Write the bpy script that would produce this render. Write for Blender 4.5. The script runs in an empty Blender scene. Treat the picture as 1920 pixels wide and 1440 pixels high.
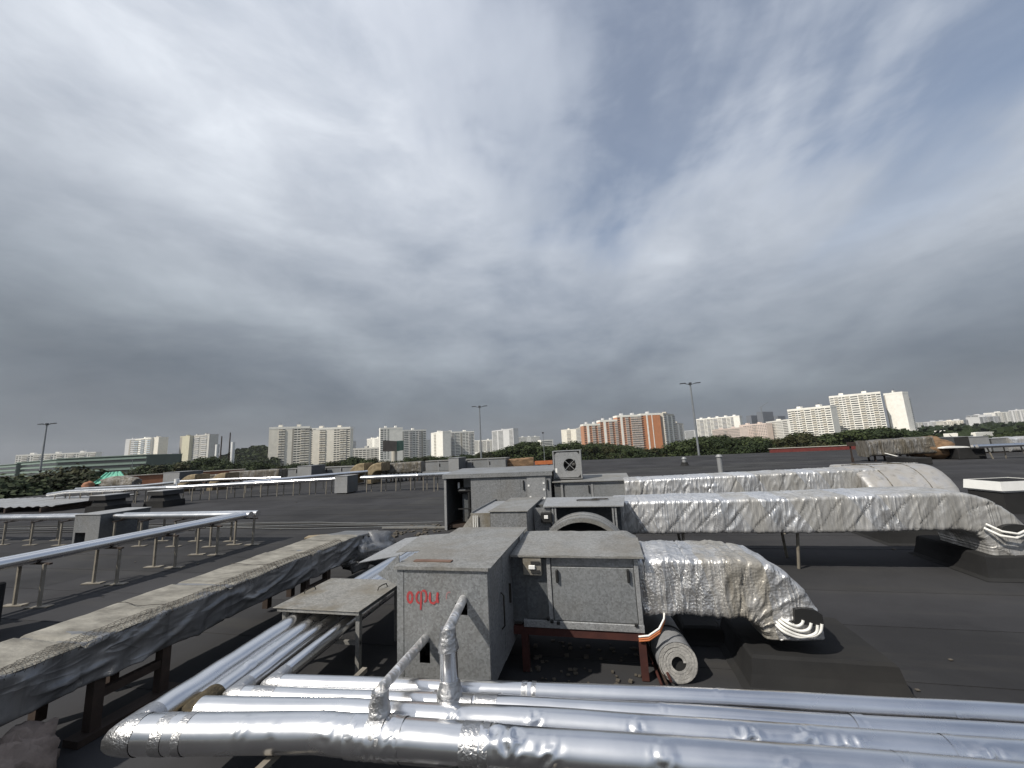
import bpy, bmesh, math, random
from mathutils import Vector, Matrix, noise
random.seed(7)
R = math.radians
sc = bpy.context.scene
col = sc.collection
# ------------------------------------------------------------------ camera, world, sun, exposure
F = 721.0; ROLL = R(2.86); PITCH = R(9.28); YAW = R(12.67); EYE = Vector((0, 0, 2.0))
_fw = Vector((-math.sin(YAW)*math.cos(PITCH), math.cos(YAW)*math.cos(PITCH), math.sin(PITCH)))
_r0 = Vector((math.cos(YAW), math.sin(YAW), 0)); _u0 = _r0.cross(_fw)
_R = _r0*math.cos(ROLL) - _u0*math.sin(ROLL); _U = _r0*math.sin(ROLL) + _u0*math.cos(ROLL)
cam = bpy.data.cameras.new('camera'); camo = bpy.data.objects.new('camera', cam); col.objects.link(camo)
cam.sensor_width = 36.0; cam.lens = 36.0*F/1920; cam.clip_start = 0.05; cam.clip_end = 12000
m = Matrix((_R, _U, -_fw)).transposed().to_4x4(); m.translation = EYE; camo.matrix_world = m
sc.camera = camo
SUN = Vector((0.47, 0.53, -0.707)).normalized()          # direction the light travels
w = bpy.data.worlds.new('World'); sc.world = w; w.use_nodes = True
nt = w.node_tree; nt.nodes.clear()
def N(t, typ, **kw):
    n = t.nodes.new(typ)
    for k, v in kw.items():
        if k == 'inp':
            for a, b in v.items(): n.inputs[a].default_value = b
        else: setattr(n, k, v)
    return n
def mathn(t, op, a, b=None, clamp=False):
    n = t.nodes.new('ShaderNodeMath'); n.operation = op; n.use_clamp = clamp
    for i, v in enumerate((a, b)):
        if v is None: continue
        if isinstance(v, (int, float)): n.inputs[i].default_value = v
        else: t.links.new(v, n.inputs[i])
    return n.outputs[0]
def rampn(t, fac, stops, interp='LINEAR'):
    n = t.nodes.new('ShaderNodeValToRGB'); n.color_ramp.interpolation = interp
    els = n.color_ramp.elements
    while len(els) < len(stops): els.new(0.5)
    for e, (p, c) in zip(els, stops):
        e.position = p; e.color = tuple(c) + (1,) if len(c) == 3 else c
    t.links.new(fac, n.inputs[0]); return n.outputs[0]
def mixn(t, fac, a, b, mode='MIX'):
    n = t.nodes.new('ShaderNodeMix'); n.data_type = 'RGBA'; n.blend_type = mode
    for sck, v in ((n.inputs[0], fac), (n.inputs[6], a), (n.inputs[7], b)):
        if isinstance(v, (int, float)): sck.default_value = v
        elif isinstance(v, tuple): sck.default_value = v if len(v) == 4 else v + (1,)
        else: t.links.new(v, sck)
    return n.outputs[2]
def build_sky():
    t = nt; L = t.links.new
    tc = N(t, 'ShaderNodeTexCoord'); nv = N(t, 'ShaderNodeVectorMath', operation='NORMALIZE'); L(tc.outputs['Generated'], nv.inputs[0])
    rot = N(t, 'ShaderNodeVectorRotate', rotation_type='Z_AXIS', inp={'Angle': -R(10)}); L(nv.outputs[0], rot.inputs['Vector'])
    sp = N(t, 'ShaderNodeSeparateXYZ'); L(rot.outputs[0], sp.inputs[0])          # x across the wind, y along it
    z = mathn(t, 'MAXIMUM', sp.outputs[2], 0.0)
    den = mathn(t, 'ADD', z, 0.34)
    px = mathn(t, 'DIVIDE', sp.outputs[0], den); py = mathn(t, 'DIVIDE', sp.outputs[1], den)
    cb = N(t, 'ShaderNodeCombineXYZ'); L(px, cb.inputs[0]); L(py, cb.inputs[1])
    def nz(scale, sx, sy, detail, rough, dist, off):
        mp = N(t, 'ShaderNodeMapping'); mp.inputs['Scale'].default_value = (sx, sy, 1); mp.inputs['Location'].default_value = off
        L(cb.outputs[0], mp.inputs[0])
        n = N(t, 'ShaderNodeTexNoise', inp={'Scale': scale, 'Detail': detail, 'Roughness': rough, 'Distortion': dist}); L(mp.outputs[0], n.inputs['Vector'])
        return n.outputs['Fac']
    big = nz(0.9, 1.0, 0.7, 2, 0.45, 0.3, SKY[0])
    mid = nz(2.0, 1.0, 0.7, 5, 0.5, 0.25, SKY[1])
    mp3 = N(t, 'ShaderNodeMapping'); mp3.inputs['Scale'].default_value = (1, 1, 2.6); mp3.inputs['Location'].default_value = SKY[2]; L(rot.outputs[0], mp3.inputs[0])
    n3 = N(t, 'ShaderNodeTexNoise', inp={'Scale': 3.4, 'Detail': 9, 'Roughness': 0.60, 'Distortion': 0.25}); L(mp3.outputs[0], n3.inputs['Vector']); fine = n3.outputs['Fac']
    sh = mathn(t, 'ADD', mathn(t, 'ADD', mathn(t, 'MULTIPLY', big, 0.30), mathn(t, 'MULTIPLY', mid, 0.28)), mathn(t, 'MULTIPLY', fine, 0.42))
    # the deck is thick and dark low down, thin and bright overhead; the bank reaches higher on the left
    lean = mathn(t, 'MULTIPLY', mathn(t, 'MINIMUM', sp.outputs[0], 0.08), 0.16)
    ze = mathn(t, 'ADD', mathn(t, 'ADD', z, mathn(t, 'MULTIPLY', lean, mathn(t, 'MINIMUM', mathn(t, 'MULTIPLY', z, 4.0), 1.0))), mathn(t, 'MULTIPLY', mathn(t, 'SUBTRACT', mid, 0.5), 0.10))
    ze = mathn(t, 'MAXIMUM', ze, 0.0)
    base = [(0.0, (.190, .204, .220)), (0.10, (.194, .225, .260)), (0.22, (.335, .378, .432)), (0.36, (.480, .526, .592)), (0.50, (.61, .658, .73)), (0.64, (.70, .748, .822)), (0.85, (.69, .738, .825))]
    mean = rampn(t, ze, base)
    mod = rampn(t, sh, [(0.37, (.68, .71, .76)), (0.50, (.98, .98, .99)), (0.63, (1.32, 1.30, 1.27))])
    amt = rampn(t, z, [(0.0, (.25,)*3), (0.10, (.75,)*3), (0.26, (1.0,)*3)])
    cloud = mixn(t, amt, mean, mixn(t, 1.0, mean, mod, 'MULTIPLY'))
    sky = N(t, 'ShaderNodeTexSky', sky_type='NISHITA'); sky.sun_disc = False
    sky.sun_elevation = R(45); sky.sun_rotation = math.atan2(-SUN.x, -SUN.y); sky.altitude = 150; sky.air_density = 1.0; sky.dust_density = 1.2
    blue = mixn(t, 1.0, sky.outputs[0], (0.115, 0.115, 0.115), 'MULTIPLY')
    gap = mathn(t, 'ADD', mathn(t, 'MULTIPLY', nz(1.7, 1.0, 0.6, 6, 0.52, 0.3, SKY[3]), 0.7), mathn(t, 'MULTIPLY', fine, 0.3))                                # blue shows where the deck tears open
    side = mathn(t, 'ADD', mathn(t, 'MULTIPLY', sp.outputs[0], 0.26), mathn(t, 'MULTIPLY', z, 0.34))
    g = mathn(t, 'ADD', mathn(t, 'MULTIPLY', gap, 1.15), side)
    gf = mathn(t, 'MULTIPLY', rampn(t, g, [(0.80, (0, 0, 0)), (1.08, (0.74, 0.74, 0.74))], 'EASE'), rampn(t, z, [(.28, (0, 0, 0)), (.5, (1, 1, 1))]))
    out = mixn(t, gf, cloud, blue)
    bg = N(t, 'ShaderNodeBackground', inp={'Strength': 1.0}); L(out, bg.inputs[0])
    wo = N(t, 'ShaderNodeOutputWorld'); L(bg.outputs[0], wo.inputs[0])
SKY = [(5.606, 6.676, 7.157), (8.482, 6.659, 8.301), (0.261, 4.191, 8.49), (5.841, 8.108, 1.019)]
build_sky()
sl = bpy.data.lights.new('sun', 'SUN'); sl.energy = 4.6; sl.angle = R(0.6); sl.color = (1.0, 0.94, 0.84)
so = bpy.data.objects.new('sun', sl); so.rotation_euler = SUN.to_track_quat('-Z', 'Y').to_euler(); so.location = (-20, -25, 40); col.objects.link(so)
sc.view_settings.view_transform = 'Standard'; sc.view_settings.look = 'None'; sc.view_settings.exposure = 0.0; sc.view_settings.gamma = 1.0
sc.view_settings.use_curve_mapping = False
sc.render.engine = 'CYCLES'
# ------------------------------------------------------------------ measuring helpers (pixel of the 1920x1440 survey photo -> point on a known plane)
def ray(x, y): return _fw + _R*((x-960)/F) + _U*((720-y)/F)
def onz(x, y, z):
    d = ray(x, y); return EYE + d*((z-EYE.z)/d.z)
def ony(x, y, Y):
    d = ray(x, y); return EYE + d*(Y/d.y)
def atd(x, y, D):                                        # at horizontal distance D
    d = ray(x, y); return EYE + d*(D/math.hypot(d.x, d.y))
def horizon(x): return 886 - 0.05*x
# ------------------------------------------------------------------ object helpers
ORG = {}
def thing(name, label, cat, loc=(0, 0, 0), group=None, kind=None, rotz=0):
    o = bpy.data.objects.new(name, None); col.objects.link(o); o.location = loc; o.empty_display_size = 0.2
    o.rotation_euler = (0, 0, rotz)
    o['label'] = label; o['category'] = cat
    if group: o['group'] = group
    if kind: o['kind'] = kind
    ORG[o] = Vector(loc); return o
def tag(o, label, cat, group=None, kind=None):
    o['label'] = label; o['category'] = cat
    if group: o['group'] = group
    if kind: o['kind'] = kind
    return o
class MB:
    def __init__(s): s.v = []; s.f = []; s.sm = []
    def add(s, vs, fs, smooth=False):
        b = len(s.v); s.v += [Vector(v) for v in vs]; s.f += [tuple(b+i for i in f) for f in fs]; s.sm += [smooth]*len(fs); return s
    def box(s, lo, hi, bev=0.0, rz=0.0, c=None):
        x0, y0, z0 = lo; x1, y1, z1 = hi
        if bev <= 0:
            vs = [(x, y, z) for z in (z0, z1) for y in (y0, y1) for x in (x0, x1)]
            fs = [(0, 2, 3, 1), (4, 5, 7, 6), (0, 1, 5, 4), (2, 6, 7, 3), (0, 4, 6, 2), (1, 3, 7, 5)]
        else:
            bev = min(bev, .45*min(x1-x0, y1-y0, z1-z0))
            bm = bmesh.new(); bmesh.ops.create_cube(bm, size=1)
            for v in bm.verts: v.co = Vector(((x0+x1)/2+v.co.x*(x1-x0), (y0+y1)/2+v.co.y*(y1-y0), (z0+z1)/2+v.co.z*(z1-z0)))
            bmesh.ops.bevel(bm, geom=list(bm.edges), offset=bev, segments=1, affect='EDGES')
            bm.verts.index_update(); vs = [v.co.copy() for v in bm.verts]; fs = [tuple(v.index for v in f.verts) for f in bm.faces]; bm.free()
        if rz:
            cc = Vector(c) if c else Vector(((x0+x1)/2, (y0+y1)/2, 0)); M = Matrix.Rotation(rz, 3, 'Z'); vs = [M @ (Vector(v)-cc)+cc for v in vs]
        return s.add(vs, fs)
    def beam(s, p, q, wd, ht=None):                       # square bar between two points
        p = Vector(p); q = Vector(q); d = (q-p).normalized(); ht = ht or wd
        up = Vector((0, 0, 1)) if abs(d.z) < .95 else Vector((0, 1, 0)); a = d.cross(up).normalized()*wd/2; b = a.cross(d).normalized()*ht/2
        vs = [e+x*a+y*b for e in (p, q) for x, y in ((-1, -1), (1, -1), (1, 1), (-1, 1))]
        return s.add(vs, [(3, 2, 1, 0), (4, 5, 6, 7), (0, 1, 5, 4), (1, 2, 6, 5), (2, 3, 7, 6), (3, 0, 4, 7)])
    def cyl(s, p, q, r, n=12, r2=None, caps=True):
        p = Vector(p); q = Vector(q); d = (q-p).normalized(); r2 = r if r2 is None else r2
        up = Vector((0, 0, 1)) if abs(d.z) < .9 else Vector((1, 0, 0)); a = d.cross(up).normalized(); b = a.cross(d).normalized()
        vs = []
        for e, rr in ((p, r), (q, r2)):
            for i in range(n):
                t = 2*math.pi*i/n; vs.append(e+(a*math.cos(t)+b*math.sin(t))*rr)
        s.add(vs, [(i, (i+1) % n, n+(i+1) % n, n+i) for i in range(n)], True)
        if caps: s.add(vs, [tuple(range(n-1, -1, -1)), tuple(range(n, 2*n))])
        return s
    def tube(s, pts, r, n=10, caps=True, mod=None, closed=False):
        pts = [Vector(p) for p in pts]; vs = []; k = len(pts)
        ta = [(pts[min(i+1, k-1)]-pts[max(i-1, 0)]).normalized() for i in range(k)]
        ref = Vector((0, 0, 1)) if abs(ta[0].z) < .9 else Vector((1, 0, 0))
        a = ta[0].cross(ref).normalized(); dist = 0
        for i, p in enumerate(pts):
            if i: dist += (p-pts[i-1]).length
            a = (a-ta[i]*a.dot(ta[i])).normalized(); b = ta[i].cross(a)
            mt = 1.0; mdir = None
            if 0 < i < k-1:
                d0 = (p-pts[i-1]).normalized(); d1 = (pts[i+1]-p).normalized(); cs = max(.5, math.sqrt(max(0, (1+d0.dot(d1))/2)))
                if cs < .999: mt = 1/cs; mdir = (d1-d0).normalized()
            rr = r(dist) if callable(r) else r
            for j in range(n):
                t = 2*math.pi*j/n; o = (a*math.cos(t)+b*math.sin(t))*rr
                if mod: o *= mod(dist, t, p+o)
                if mdir: o += mdir*o.dot(mdir)*(mt-1)
                vs.append(p+o)
        fs = [(i*n+j, i*n+(j+1) % n, (i+1)*n+(j+1) % n, (i+1)*n+j) for i in range(k-1) for j in range(n)]
        fs = [tuple(reversed(f)) for f in fs]
        s.add(vs, fs, True)
        if caps: s.add(vs[:n], [tuple(range(n))]); s.add(vs[-n:], [tuple(range(n-1, -1, -1))])
        return s
    def quad(s, a, b, c, d): return s.add([a, b, c, d], [(0, 1, 2, 3)])
    def prism(s, prof, y0, y1, axis='Y'):                  # profile (u,z) extruded along an axis
        n = len(prof); pt = (lambda u, z, t: (u, t, z)) if axis == 'Y' else (lambda u, z, t: (t, u, z))
        vs = [pt(u, z, y0) for u, z in prof]+[pt(u, z, y1) for u, z in prof]
        return s.add(vs, [(i, (i+1) % n, n+(i+1) % n, n+i) for i in range(n)]+[tuple(range(n-1, -1, -1)), tuple(range(n, 2*n))])
    def mesh(s, name, org=Vector((0, 0, 0))):
        me = bpy.data.meshes.new(name); me.from_pydata([v-org for v in s.v], [], s.f)
        me.polygons.foreach_set('use_smooth', s.sm); me.update()
        bm = bmesh.new(); bm.from_mesh(me); bmesh.ops.recalc_face_normals(bm, faces=bm.faces); bm.to_mesh(me); bm.free()
        return me
    def build(s, name, mat, parent=None, kind=None, label=None):
        org = ORG.get(parent, Vector((0, 0, 0)))
        me = s.mesh(name, org); me.materials.append(mat)
        o = bpy.data.objects.new(name, me); col.objects.link(o)
        if parent: o.parent = parent
        if kind: o['kind'] = kind
        if label: o['label'] = label
        ORG[o] = org; return o
    def top(s, name, mat, label, cat, group=None, kind=None, loc=None):   # top-level single mesh with origin at its base
        if loc is None:
            lo = Vector([min(v[i] for v in s.v) for i in range(3)]); hi = Vector([max(v[i] for v in s.v) for i in range(3)])
            loc = Vector(((lo.x+hi.x)/2, (lo.y+hi.y)/2, lo.z))
        loc = Vector(loc); me = s.mesh(name, loc); me.materials.append(mat); o = bpy.data.objects.new(name, me); o.location = loc; col.objects.link(o)
        ORG[o] = loc
        if label: tag(o, label, cat, group, kind)
        elif kind: o['kind'] = kind
        return o
def copy_tree(o, parent=None):
    c = o.copy(); col.objects.link(c); c.parent = parent
    for ch in list(o.children): copy_tree(ch, c)
    return c
# ------------------------------------------------------------------ materials
def mat(name, base, rough=0.6, metal=0.0, fn=None, spec=None):
    mt = bpy.data.materials.new(name); mt.use_nodes = True; t = mt.node_tree; b = t.nodes['Principled BSDF']
    b.inputs['Base Color'].default_value = tuple(base)+(1,); b.inputs['Roughness'].default_value = rough; b.inputs['Metallic'].default_value = metal
    if spec is not None: b.inputs['Specular IOR Level'].default_value = spec
    if fn: fn(t, b)
    return mt
def coords(t, scale=(1, 1, 1), obj=True):
    tc = N(t, 'ShaderNodeTexCoord'); mp = N(t, 'ShaderNodeMapping'); mp.inputs['Scale'].default_value = scale
    t.links.new(tc.outputs['Object' if obj else 'Generated'], mp.inputs[0]); return mp.outputs[0]
def noisen(t, vec, scale, detail=5, rough=.55, dist=0.0):
    n = N(t, 'ShaderNodeTexNoise', inp={'Scale': scale, 'Detail': detail, 'Roughness': rough, 'Distortion': dist}); t.links.new(vec, n.inputs['Vector']); return n.outputs['Fac']
def bumpn(t, b, h, strength=.3, dist=.01):
    n = N(t, 'ShaderNodeBump', inp={'Strength': strength, 'Distance': dist}); t.links.new(h, n.inputs['Height']); t.links.new(n.outputs[0], b.inputs['Normal'])
def galv(name, base=.34, dirt=.25, spangle=34, warm=(1, 1, 1), metal=.35, rough=.5, stain=(.13, .11, .08)):
    def fn(t, b):
        v = coords(t); L = t.links.new
        vo = N(t, 'ShaderNodeTexVoronoi', inp={'Scale': spangle, 'Randomness': 1.0}); L(v, vo.inputs['Vector'])
        sepr = N(t, 'ShaderNodeSeparateColor'); L(vo.outputs['Color'], sepr.inputs[0])
        n1 = noisen(t, v, 2.3, 6, .6); n2 = noisen(t, coords(t, (9, 9, .8)), 1.5, 5, .6); n4 = noisen(t, v, .9, 3, .5)
        c = [base*q for q in warm]
        c0 = rampn(t, sepr.outputs[0], [(0, [q*.74 for q in c]), (.5, c), (1, [q*1.26 for q in c])])
        c1 = mixn(t, mathn(t, 'MULTIPLY', rampn(t, n1, [(.42, (0, 0, 0)), (.62, (1, 1, 1))]), dirt), c0, tuple(stain))
        c2 = mixn(t, mathn(t, 'MULTIPLY', rampn(t, n2, [(.5, (0, 0, 0)), (.75, (1, 1, 1))]), dirt*.8), c1, tuple(q*.55 for q in c))
        c2 = mixn(t, mathn(t, 'MULTIPLY', rampn(t, n4, [(.42, (0, 0, 0)), (.62, (1, 1, 1))]), .3), c2, tuple(q*1.3 for q in c))
        L(c2, b.inputs['Base Color'])
        L(rampn(t, n1, [(0.2, (rough-.12,)*3), (.8, (rough+.18,)*3)]), b.inputs['Roughness'])
        bumpn(t, b, noisen(t, v, 3.2, 3, .5), .2, .02)
    return mat(name, (base,)*3, rough, metal, fn)
M = {}
M['galv'] = galv('galvanised_steel', .23, .25, 60, (.97, 1.0, 1.03))
M['galv_fine'] = galv('galvanised_spangle', .225, .22, 70, (.96, 1.0, 1.03))
M['galv_light'] = galv('galvanised_light', .31, .25, 90, (.98, 1.0, 1.02))
M['galv_lid'] = galv('galvanised_lid_weathered', .215, .45, 70, (1.0, 1.0, .97), .2, .62)
M['galv_plate'] = galv('weathered_cover_plate', .22, .85, 60, (1.03, 1.0, .92), .2, .6, (.12, .095, .055))
M['galv_dark'] = galv('grey_steel_dark', .105, .3, 50, (.93, 1, 1.06), .3, .55)
def foil_fn(scale=9, amp=.35, dist=.01, dirt=0, dcol=(.25, .22, .17), base=.80, rough=.24, mesh=0, folds=None, strips=None, metal=.95, rvar=.16):
    def fn(t, b):
        v = coords(t); L = t.links.new
        n = noisen(t, v, scale, 5, .55, .5); n2 = noisen(t, v, 1.7, 6, .62); wnv = None
        if strips:                                            # strips of foil tape, some smooth and dusty, some crinkled and clean
            sx = N(t, 'ShaderNodeSeparateXYZ'); L(v, sx.inputs[0])
            k1 = mathn(t, 'ADD', mathn(t, 'ADD', mathn(t, 'MULTIPLY', sx.outputs[0], strips[0]), mathn(t, 'MULTIPLY', sx.outputs[2], strips[1])), mathn(t, 'MULTIPLY', noisen(t, v, 2.5, 2, .5), .35))
            wn = N(t, 'ShaderNodeTexWhiteNoise', noise_dimensions='1D'); L(mathn(t, 'FLOOR', k1), wn.inputs['W']); wnv = wn.outputs['Value']
        h = mathn(t, 'MULTIPLY', n, .12 if folds else .4)
        if folds:                                             # sharp creases hanging down the wrap
            for sc3, det, amt in folds:
                nf = noisen(t, coords(t, sc3), 1.0, det, .5, .7); rg_ = mathn(t, 'POWER', mathn(t, 'SUBTRACT', 1.0, mathn(t, 'MULTIPLY', mathn(t, 'ABSOLUTE', mathn(t, 'SUBTRACT', nf, .5)), 5.0), True), 2.0)
                h = mathn(t, 'ADD', h, mathn(t, 'MULTIPLY', rg_, amt))
            if wnv: h = mathn(t, 'MULTIPLY', h, rampn(t, wnv, [(.25, (1, 1, 1)), (.65, (.55, .55, .55))]))
        if mesh:
            br = N(t, 'ShaderNodeTexVoronoi', inp={'Scale': mesh}); L(v, br.inputs['Vector']); h = mathn(t, 'ADD', h, mathn(t, 'MULTIPLY', br.outputs['Distance'], .22))
        bumpn(t, b, h, amp, dist)
        L(rampn(t, n2, [(.25, (rough-.06,)*3), (.75, (rough+rvar+dirt*.2,)*3)]), b.inputs['Roughness'])
        cc = (base, base, base*1.01)
        if dirt:
            n3 = noisen(t, coords(t, (2.6, 2.6, .5)), 1.6, 7, .62); dfac = dirt
            if wnv: dfac = rampn(t, wnv, [(.25, (dirt*.30,)*3), (.6, (dirt,)*3)])
            f = mathn(t, 'MULTIPLY', rampn(t, n3, [(.30, (.25, .25, .25)), (.56, (1, 1, 1))]), dfac)
            n5 = noisen(t, coords(t, (7, 7, .6)), 1.4, 6, .6, .3)
            gr_ = mathn(t, 'MULTIPLY', rampn(t, n5, [(.54, (0, 0, 0)), (.70, (1, 1, 1))]), dirt*.55)
            L(mixn(t, gr_, mixn(t, f, cc, tuple(dcol)), tuple(q*.38 for q in dcol)), b.inputs['Base Color'])
            L(mathn(t, 'SUBTRACT', metal, mathn(t, 'MULTIPLY', f, metal*.8)), b.inputs['Metallic'])
        else: L(rampn(t, n2, [(.3, [q*.88 for q in cc]), (.7, cc)]), b.inputs['Base Color'])
    return fn
M['foil'] = mat('aluminium_pipe_foil', (.8,)*3, .25, 1.0, foil_fn(6, .10, .010, base=.78, rough=.25, rvar=.06))
M['tape'] = mat('crumpled_aluminium_tape', (.78,)*3, .25, 1.0, foil_fn(60, .9, .016, base=.50, rough=.36))
FV = [((4.5, 4.5, .7), 2, 1.0), ((12, 12, 2.0), 1, .40)]
M['foil_duct'] = mat('dusty_foil_wrap', (.7,)*3, .35, .9, foil_fn(10, .62, .024, dirt=.82, base=.84, rough=.30, dcol=(.255, .245, .222), folds=FV, strips=(2.6, 1.6)))
M['foil_mesh'] = mat('mesh_pattern_foil_wrap', (.7,)*3, .35, .9, foil_fn(10, .7, .024, dirt=.78, base=.74, rough=.28, mesh=50, dcol=(.235, .205, .15), folds=[((4.5, 4.5, .8), 2, .9), ((12, 12, 2.5), 1, .35)], strips=(2.2, .3)))
M['foil_smooth'] = mat('smooth_dusty_foil', (.7,)*3, .35, .9, foil_fn(5, .5, .02, dirt=.9, base=.6, rough=.36, dcol=(.33, .31, .28), folds=[((1.2, 5, 5), 2, .5)]))
M['foil_side'] = mat('grey_foil_shaded', (.5,)*3, .4, .8, foil_fn(5, .5, .02, dirt=.6, base=.36, rough=.22, dcol=(.05, .052, .055), metal=.85, folds=[((2.0, 1.4, 3.6), 1, 1.0), ((5, 3, 8), 1, .35)]))  # silver-grey foil with the shade of the duct side put into its colour
M['foil_old'] = mat('old_stained_foil', (.4,)*3, .5, .6, foil_fn(9, .8, .05, dirt=.95, base=.40, rough=.42, dcol=(.115, .098, .07), folds=[((5, 5, .7), 3, .9), ((11, 11, 2), 3, .5)]))
def var(name, c0, c1, scale=3, rough=.8, metal=0, bump=.2, bs=40, stretch=(1, 1, 1), spec=None, det=6):
    def fn(t, b):
        v = coords(t, stretch)
        t.links.new(rampn(t, noisen(t, v, scale, det, .6), [(.32, c0), (.68, c1)]), b.inputs['Base Color'])
        if bump: bumpn(t, b, noisen(t, v, bs, 4, .6), bump, .01)
    return mat(name, c0, rough, metal, fn, spec)
def roof_fn(c0, c1, dusty):
    def fn(t, b):
        v = coords(t); L = t.links.new
        n1 = noisen(t, v, .35, 6, .62, .3); n2 = noisen(t, coords(t, (.25, 1.6, 1)), 1.2, 6, .6); n3 = noisen(t, v, 260, 2, .5)
        c = rampn(t, n1, [(.36, [q*.85 for q in c0]), (.66, [q*1.12 for q in c1])])
        c = mixn(t, rampn(t, n2, [(.52, (0, 0, 0)), (.74, (.5, .5, .5))]), c, dusty)
        c = mixn(t, rampn(t, n3, [(.62, (0, 0, 0)), (.78, (.35, .35, .35))]), c, tuple(q*2.4 for q in c1))
        L(c, b.inputs['Base Color']); bumpn(t, b, mathn(t, 'ADD', mathn(t, 'MULTIPLY', n3, .25), noisen(t, v, 5, 4, .5)), .35, .006)
        L(rampn(t, n1, [(.3, (.86,)*3), (.7, (.97,)*3)]), b.inputs['Roughness'])
    return fn
M['roof'] = mat('bitumen_roofing', (.03,)*3, .85, 0, roof_fn((.030, .030, .032), (.043, .043, .045), (.062, .059, .053)), .12)
M['roof_b'] = mat('bitumen_roofing_newer', (.03,)*3, .85, 0, roof_fn((.033, .033, .036), (.046, .046, .049), (.060, .058, .055)), .12)
M['roof_c'] = mat('bitumen_roofing_greyed', (.03,)*3, .85, 0, roof_fn((.037, .037, .038), (.052, .052, .053), (.07, .067, .06)), .12)
M['curb'] = mat('bitumen_curb', (.03,)*3, .9, 0, roof_fn((.020, .020, .021), (.031, .031, .031), (.045, .042, .038)), .1)
M['black'] = mat('black_rubber', (.012,)*3, .6); M['dark'] = mat('dark_interior', (.02,)*3, .8)  # near-black for openings, their inner shade put into the colour; terminals too
M['rust'] = var('red_primer_steel', (.035, .009, .007), (.065, .018, .012), 6, .75)
M['orange'] = var('orange_steel', (.36, .10, .03), (.44, .14, .045), 5, .6)
M['steel_leg'] = var('pale_painted_post', (.155, .138, .112), (.25, .225, .185), 9, .65, 0, .2, 30)
M['dsteel'] = var('dark_brown_steel', (.022, .014, .010), (.045, .028, .02), 8, .75)
M['dust_top'] = var('dusty_duct_top', (.12, .112, .095), (.29, .275, .238), 3.4, .85, 0, .7, 16, (1, 2.4, 1), det=8)
M['wire'] = mat('dark_wire', (.035, .03, .025), .5, .6); M['red'] = var('red_brush_paint', (.42, .03, .035), (.25, .05, .05), 30, .7)
M['red_faint'] = mat('faded_red_paint', (.30, .17, .17), .7)
M['white'] = var('white_paint', (.72, .72, .70), (.80, .80, .78), 4, .5); M['whitepl'] = mat('white_plastic_pipe', (.74, .73, .69), .35)
M['rollside'] = var('grey_roll_side', (.17, .175, .185), (.27, .275, .285), 5, .7, 0, .5, 18); M['rollend'] = var('grey_roll_end', (.30, .29, .27), (.44, .425, .40), 12, .85, 0, .8, 50)
M['wood'] = var('old_timber', (.20, .16, .10), (.32, .26, .18), 5, .85, 0, .4, 20, (1, 6, 1)); M['wool'] = var('mineral_wool', (.03, .023, .012), (.08, .062, .032), 22, .95, 0, 1.0, 60)
M['cloth'] = var('brown_burlap', (.16, .125, .105), (.27, .22, .19), 7, .9, 0, .5, 45); M['glass'] = mat('window_glass', (.035, .04, .045), .12, 0, None, .6)
M['rusty'] = var('rust_brown_wrap', (.075, .045, .022), (.27, .165, .09), 2.2, .8, 0, .9, 9, (1, 1, 2.5))
M['glaze'] = var('loggia_glazing', (.10, .105, .11), (.30, .295, .28), .9, .35, 0, 0)
M['stain'] = var('brown_rust_stain', (.11, .06, .042), (.16, .10, .075), 9, .8)
M['rubble'] = var('dull_rubble', (.05, .043, .034), (.11, .095, .075), 8, .9)
M['brick_red'] = var('red_parapet', (.12, .022, .02), (.17, .035, .03), 3, .8); M['brown_wall'] = var('brown_wall', (.24, .10, .05), (.30, .14, .08), 3, .8)
M['capstone'] = var('pale_capping', (.40, .37, .32), (.5, .47, .42), 3, .8); M['tent'] = var('green_tarpaulin', (.08, .30, .21), (.12, .40, .29), 2, .55)
M['polegrey'] = var('grey_lamp_pole', (.20, .215, .23), (.27, .285, .30), 3, .45, .4); M['poledark'] = mat('dark_lamp_head', (.045, .048, .055), .5)
M['oldyellow'] = var('stained_yellow_insulation', (.12, .09, .05), (.30, .24, .15), 4, .85, 0, .6, 14)
# ------------------------------------------------------------------ the roof and the ground
G = -12.0
rb = MB().box((-45, -8, G), (58, 47.2, 0.0)); roof = rb.build('roof', M['roof']); roof['kind'] = 'structure'
k = 0; y = -3.0
while y < 46.2:                                           # lapped roofing sheets laid across the slope
    wd = 1.0 if y < 14 else 2.0
    x = -44.9; rnd = random.Random(int(y*10))
    while x < 57.5:
        ln = min(rnd.uniform(8, 14), 57.6-x)
        if ln < .5: break
        mt = M[rnd.choice(['roof', 'roof', 'roof_b', 'roof_b', 'roof_c' if y > 12 else 'roof'])]
        zo = rnd.uniform(0, .0015)
        b = MB(); j = rnd.uniform(-.015, .015)
        x2 = x+ln+.06; y2 = y+wd+.06
        b.add([(x, y+j, .0075+zo), (x2, y-j, .0080+zo), (x2, y2, .0040), (x, y2, .0035), (x, y+j, .001), (x2, y-j, .001)], [(0, 1, 2, 3), (4, 5, 1, 0), (3, 4, 0), (5, 2, 1)])
        b.build('roofing_sheet', mt, roof); k += 1
        x += ln
    y += wd
gr = MB().add([(-7000, -7000, G), (7000, -7000, G), (7000, 7000, G), (-7000, 7000, G)], [(0, 1, 2, 3)])
M['ground'] = var('ground_grass_and_lots', (.045, .06, .03), (.14, .135, .12), .012, .95, 0, 0)
g = gr.build('ground', M['ground']); g['kind'] = 'structure'
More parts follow.
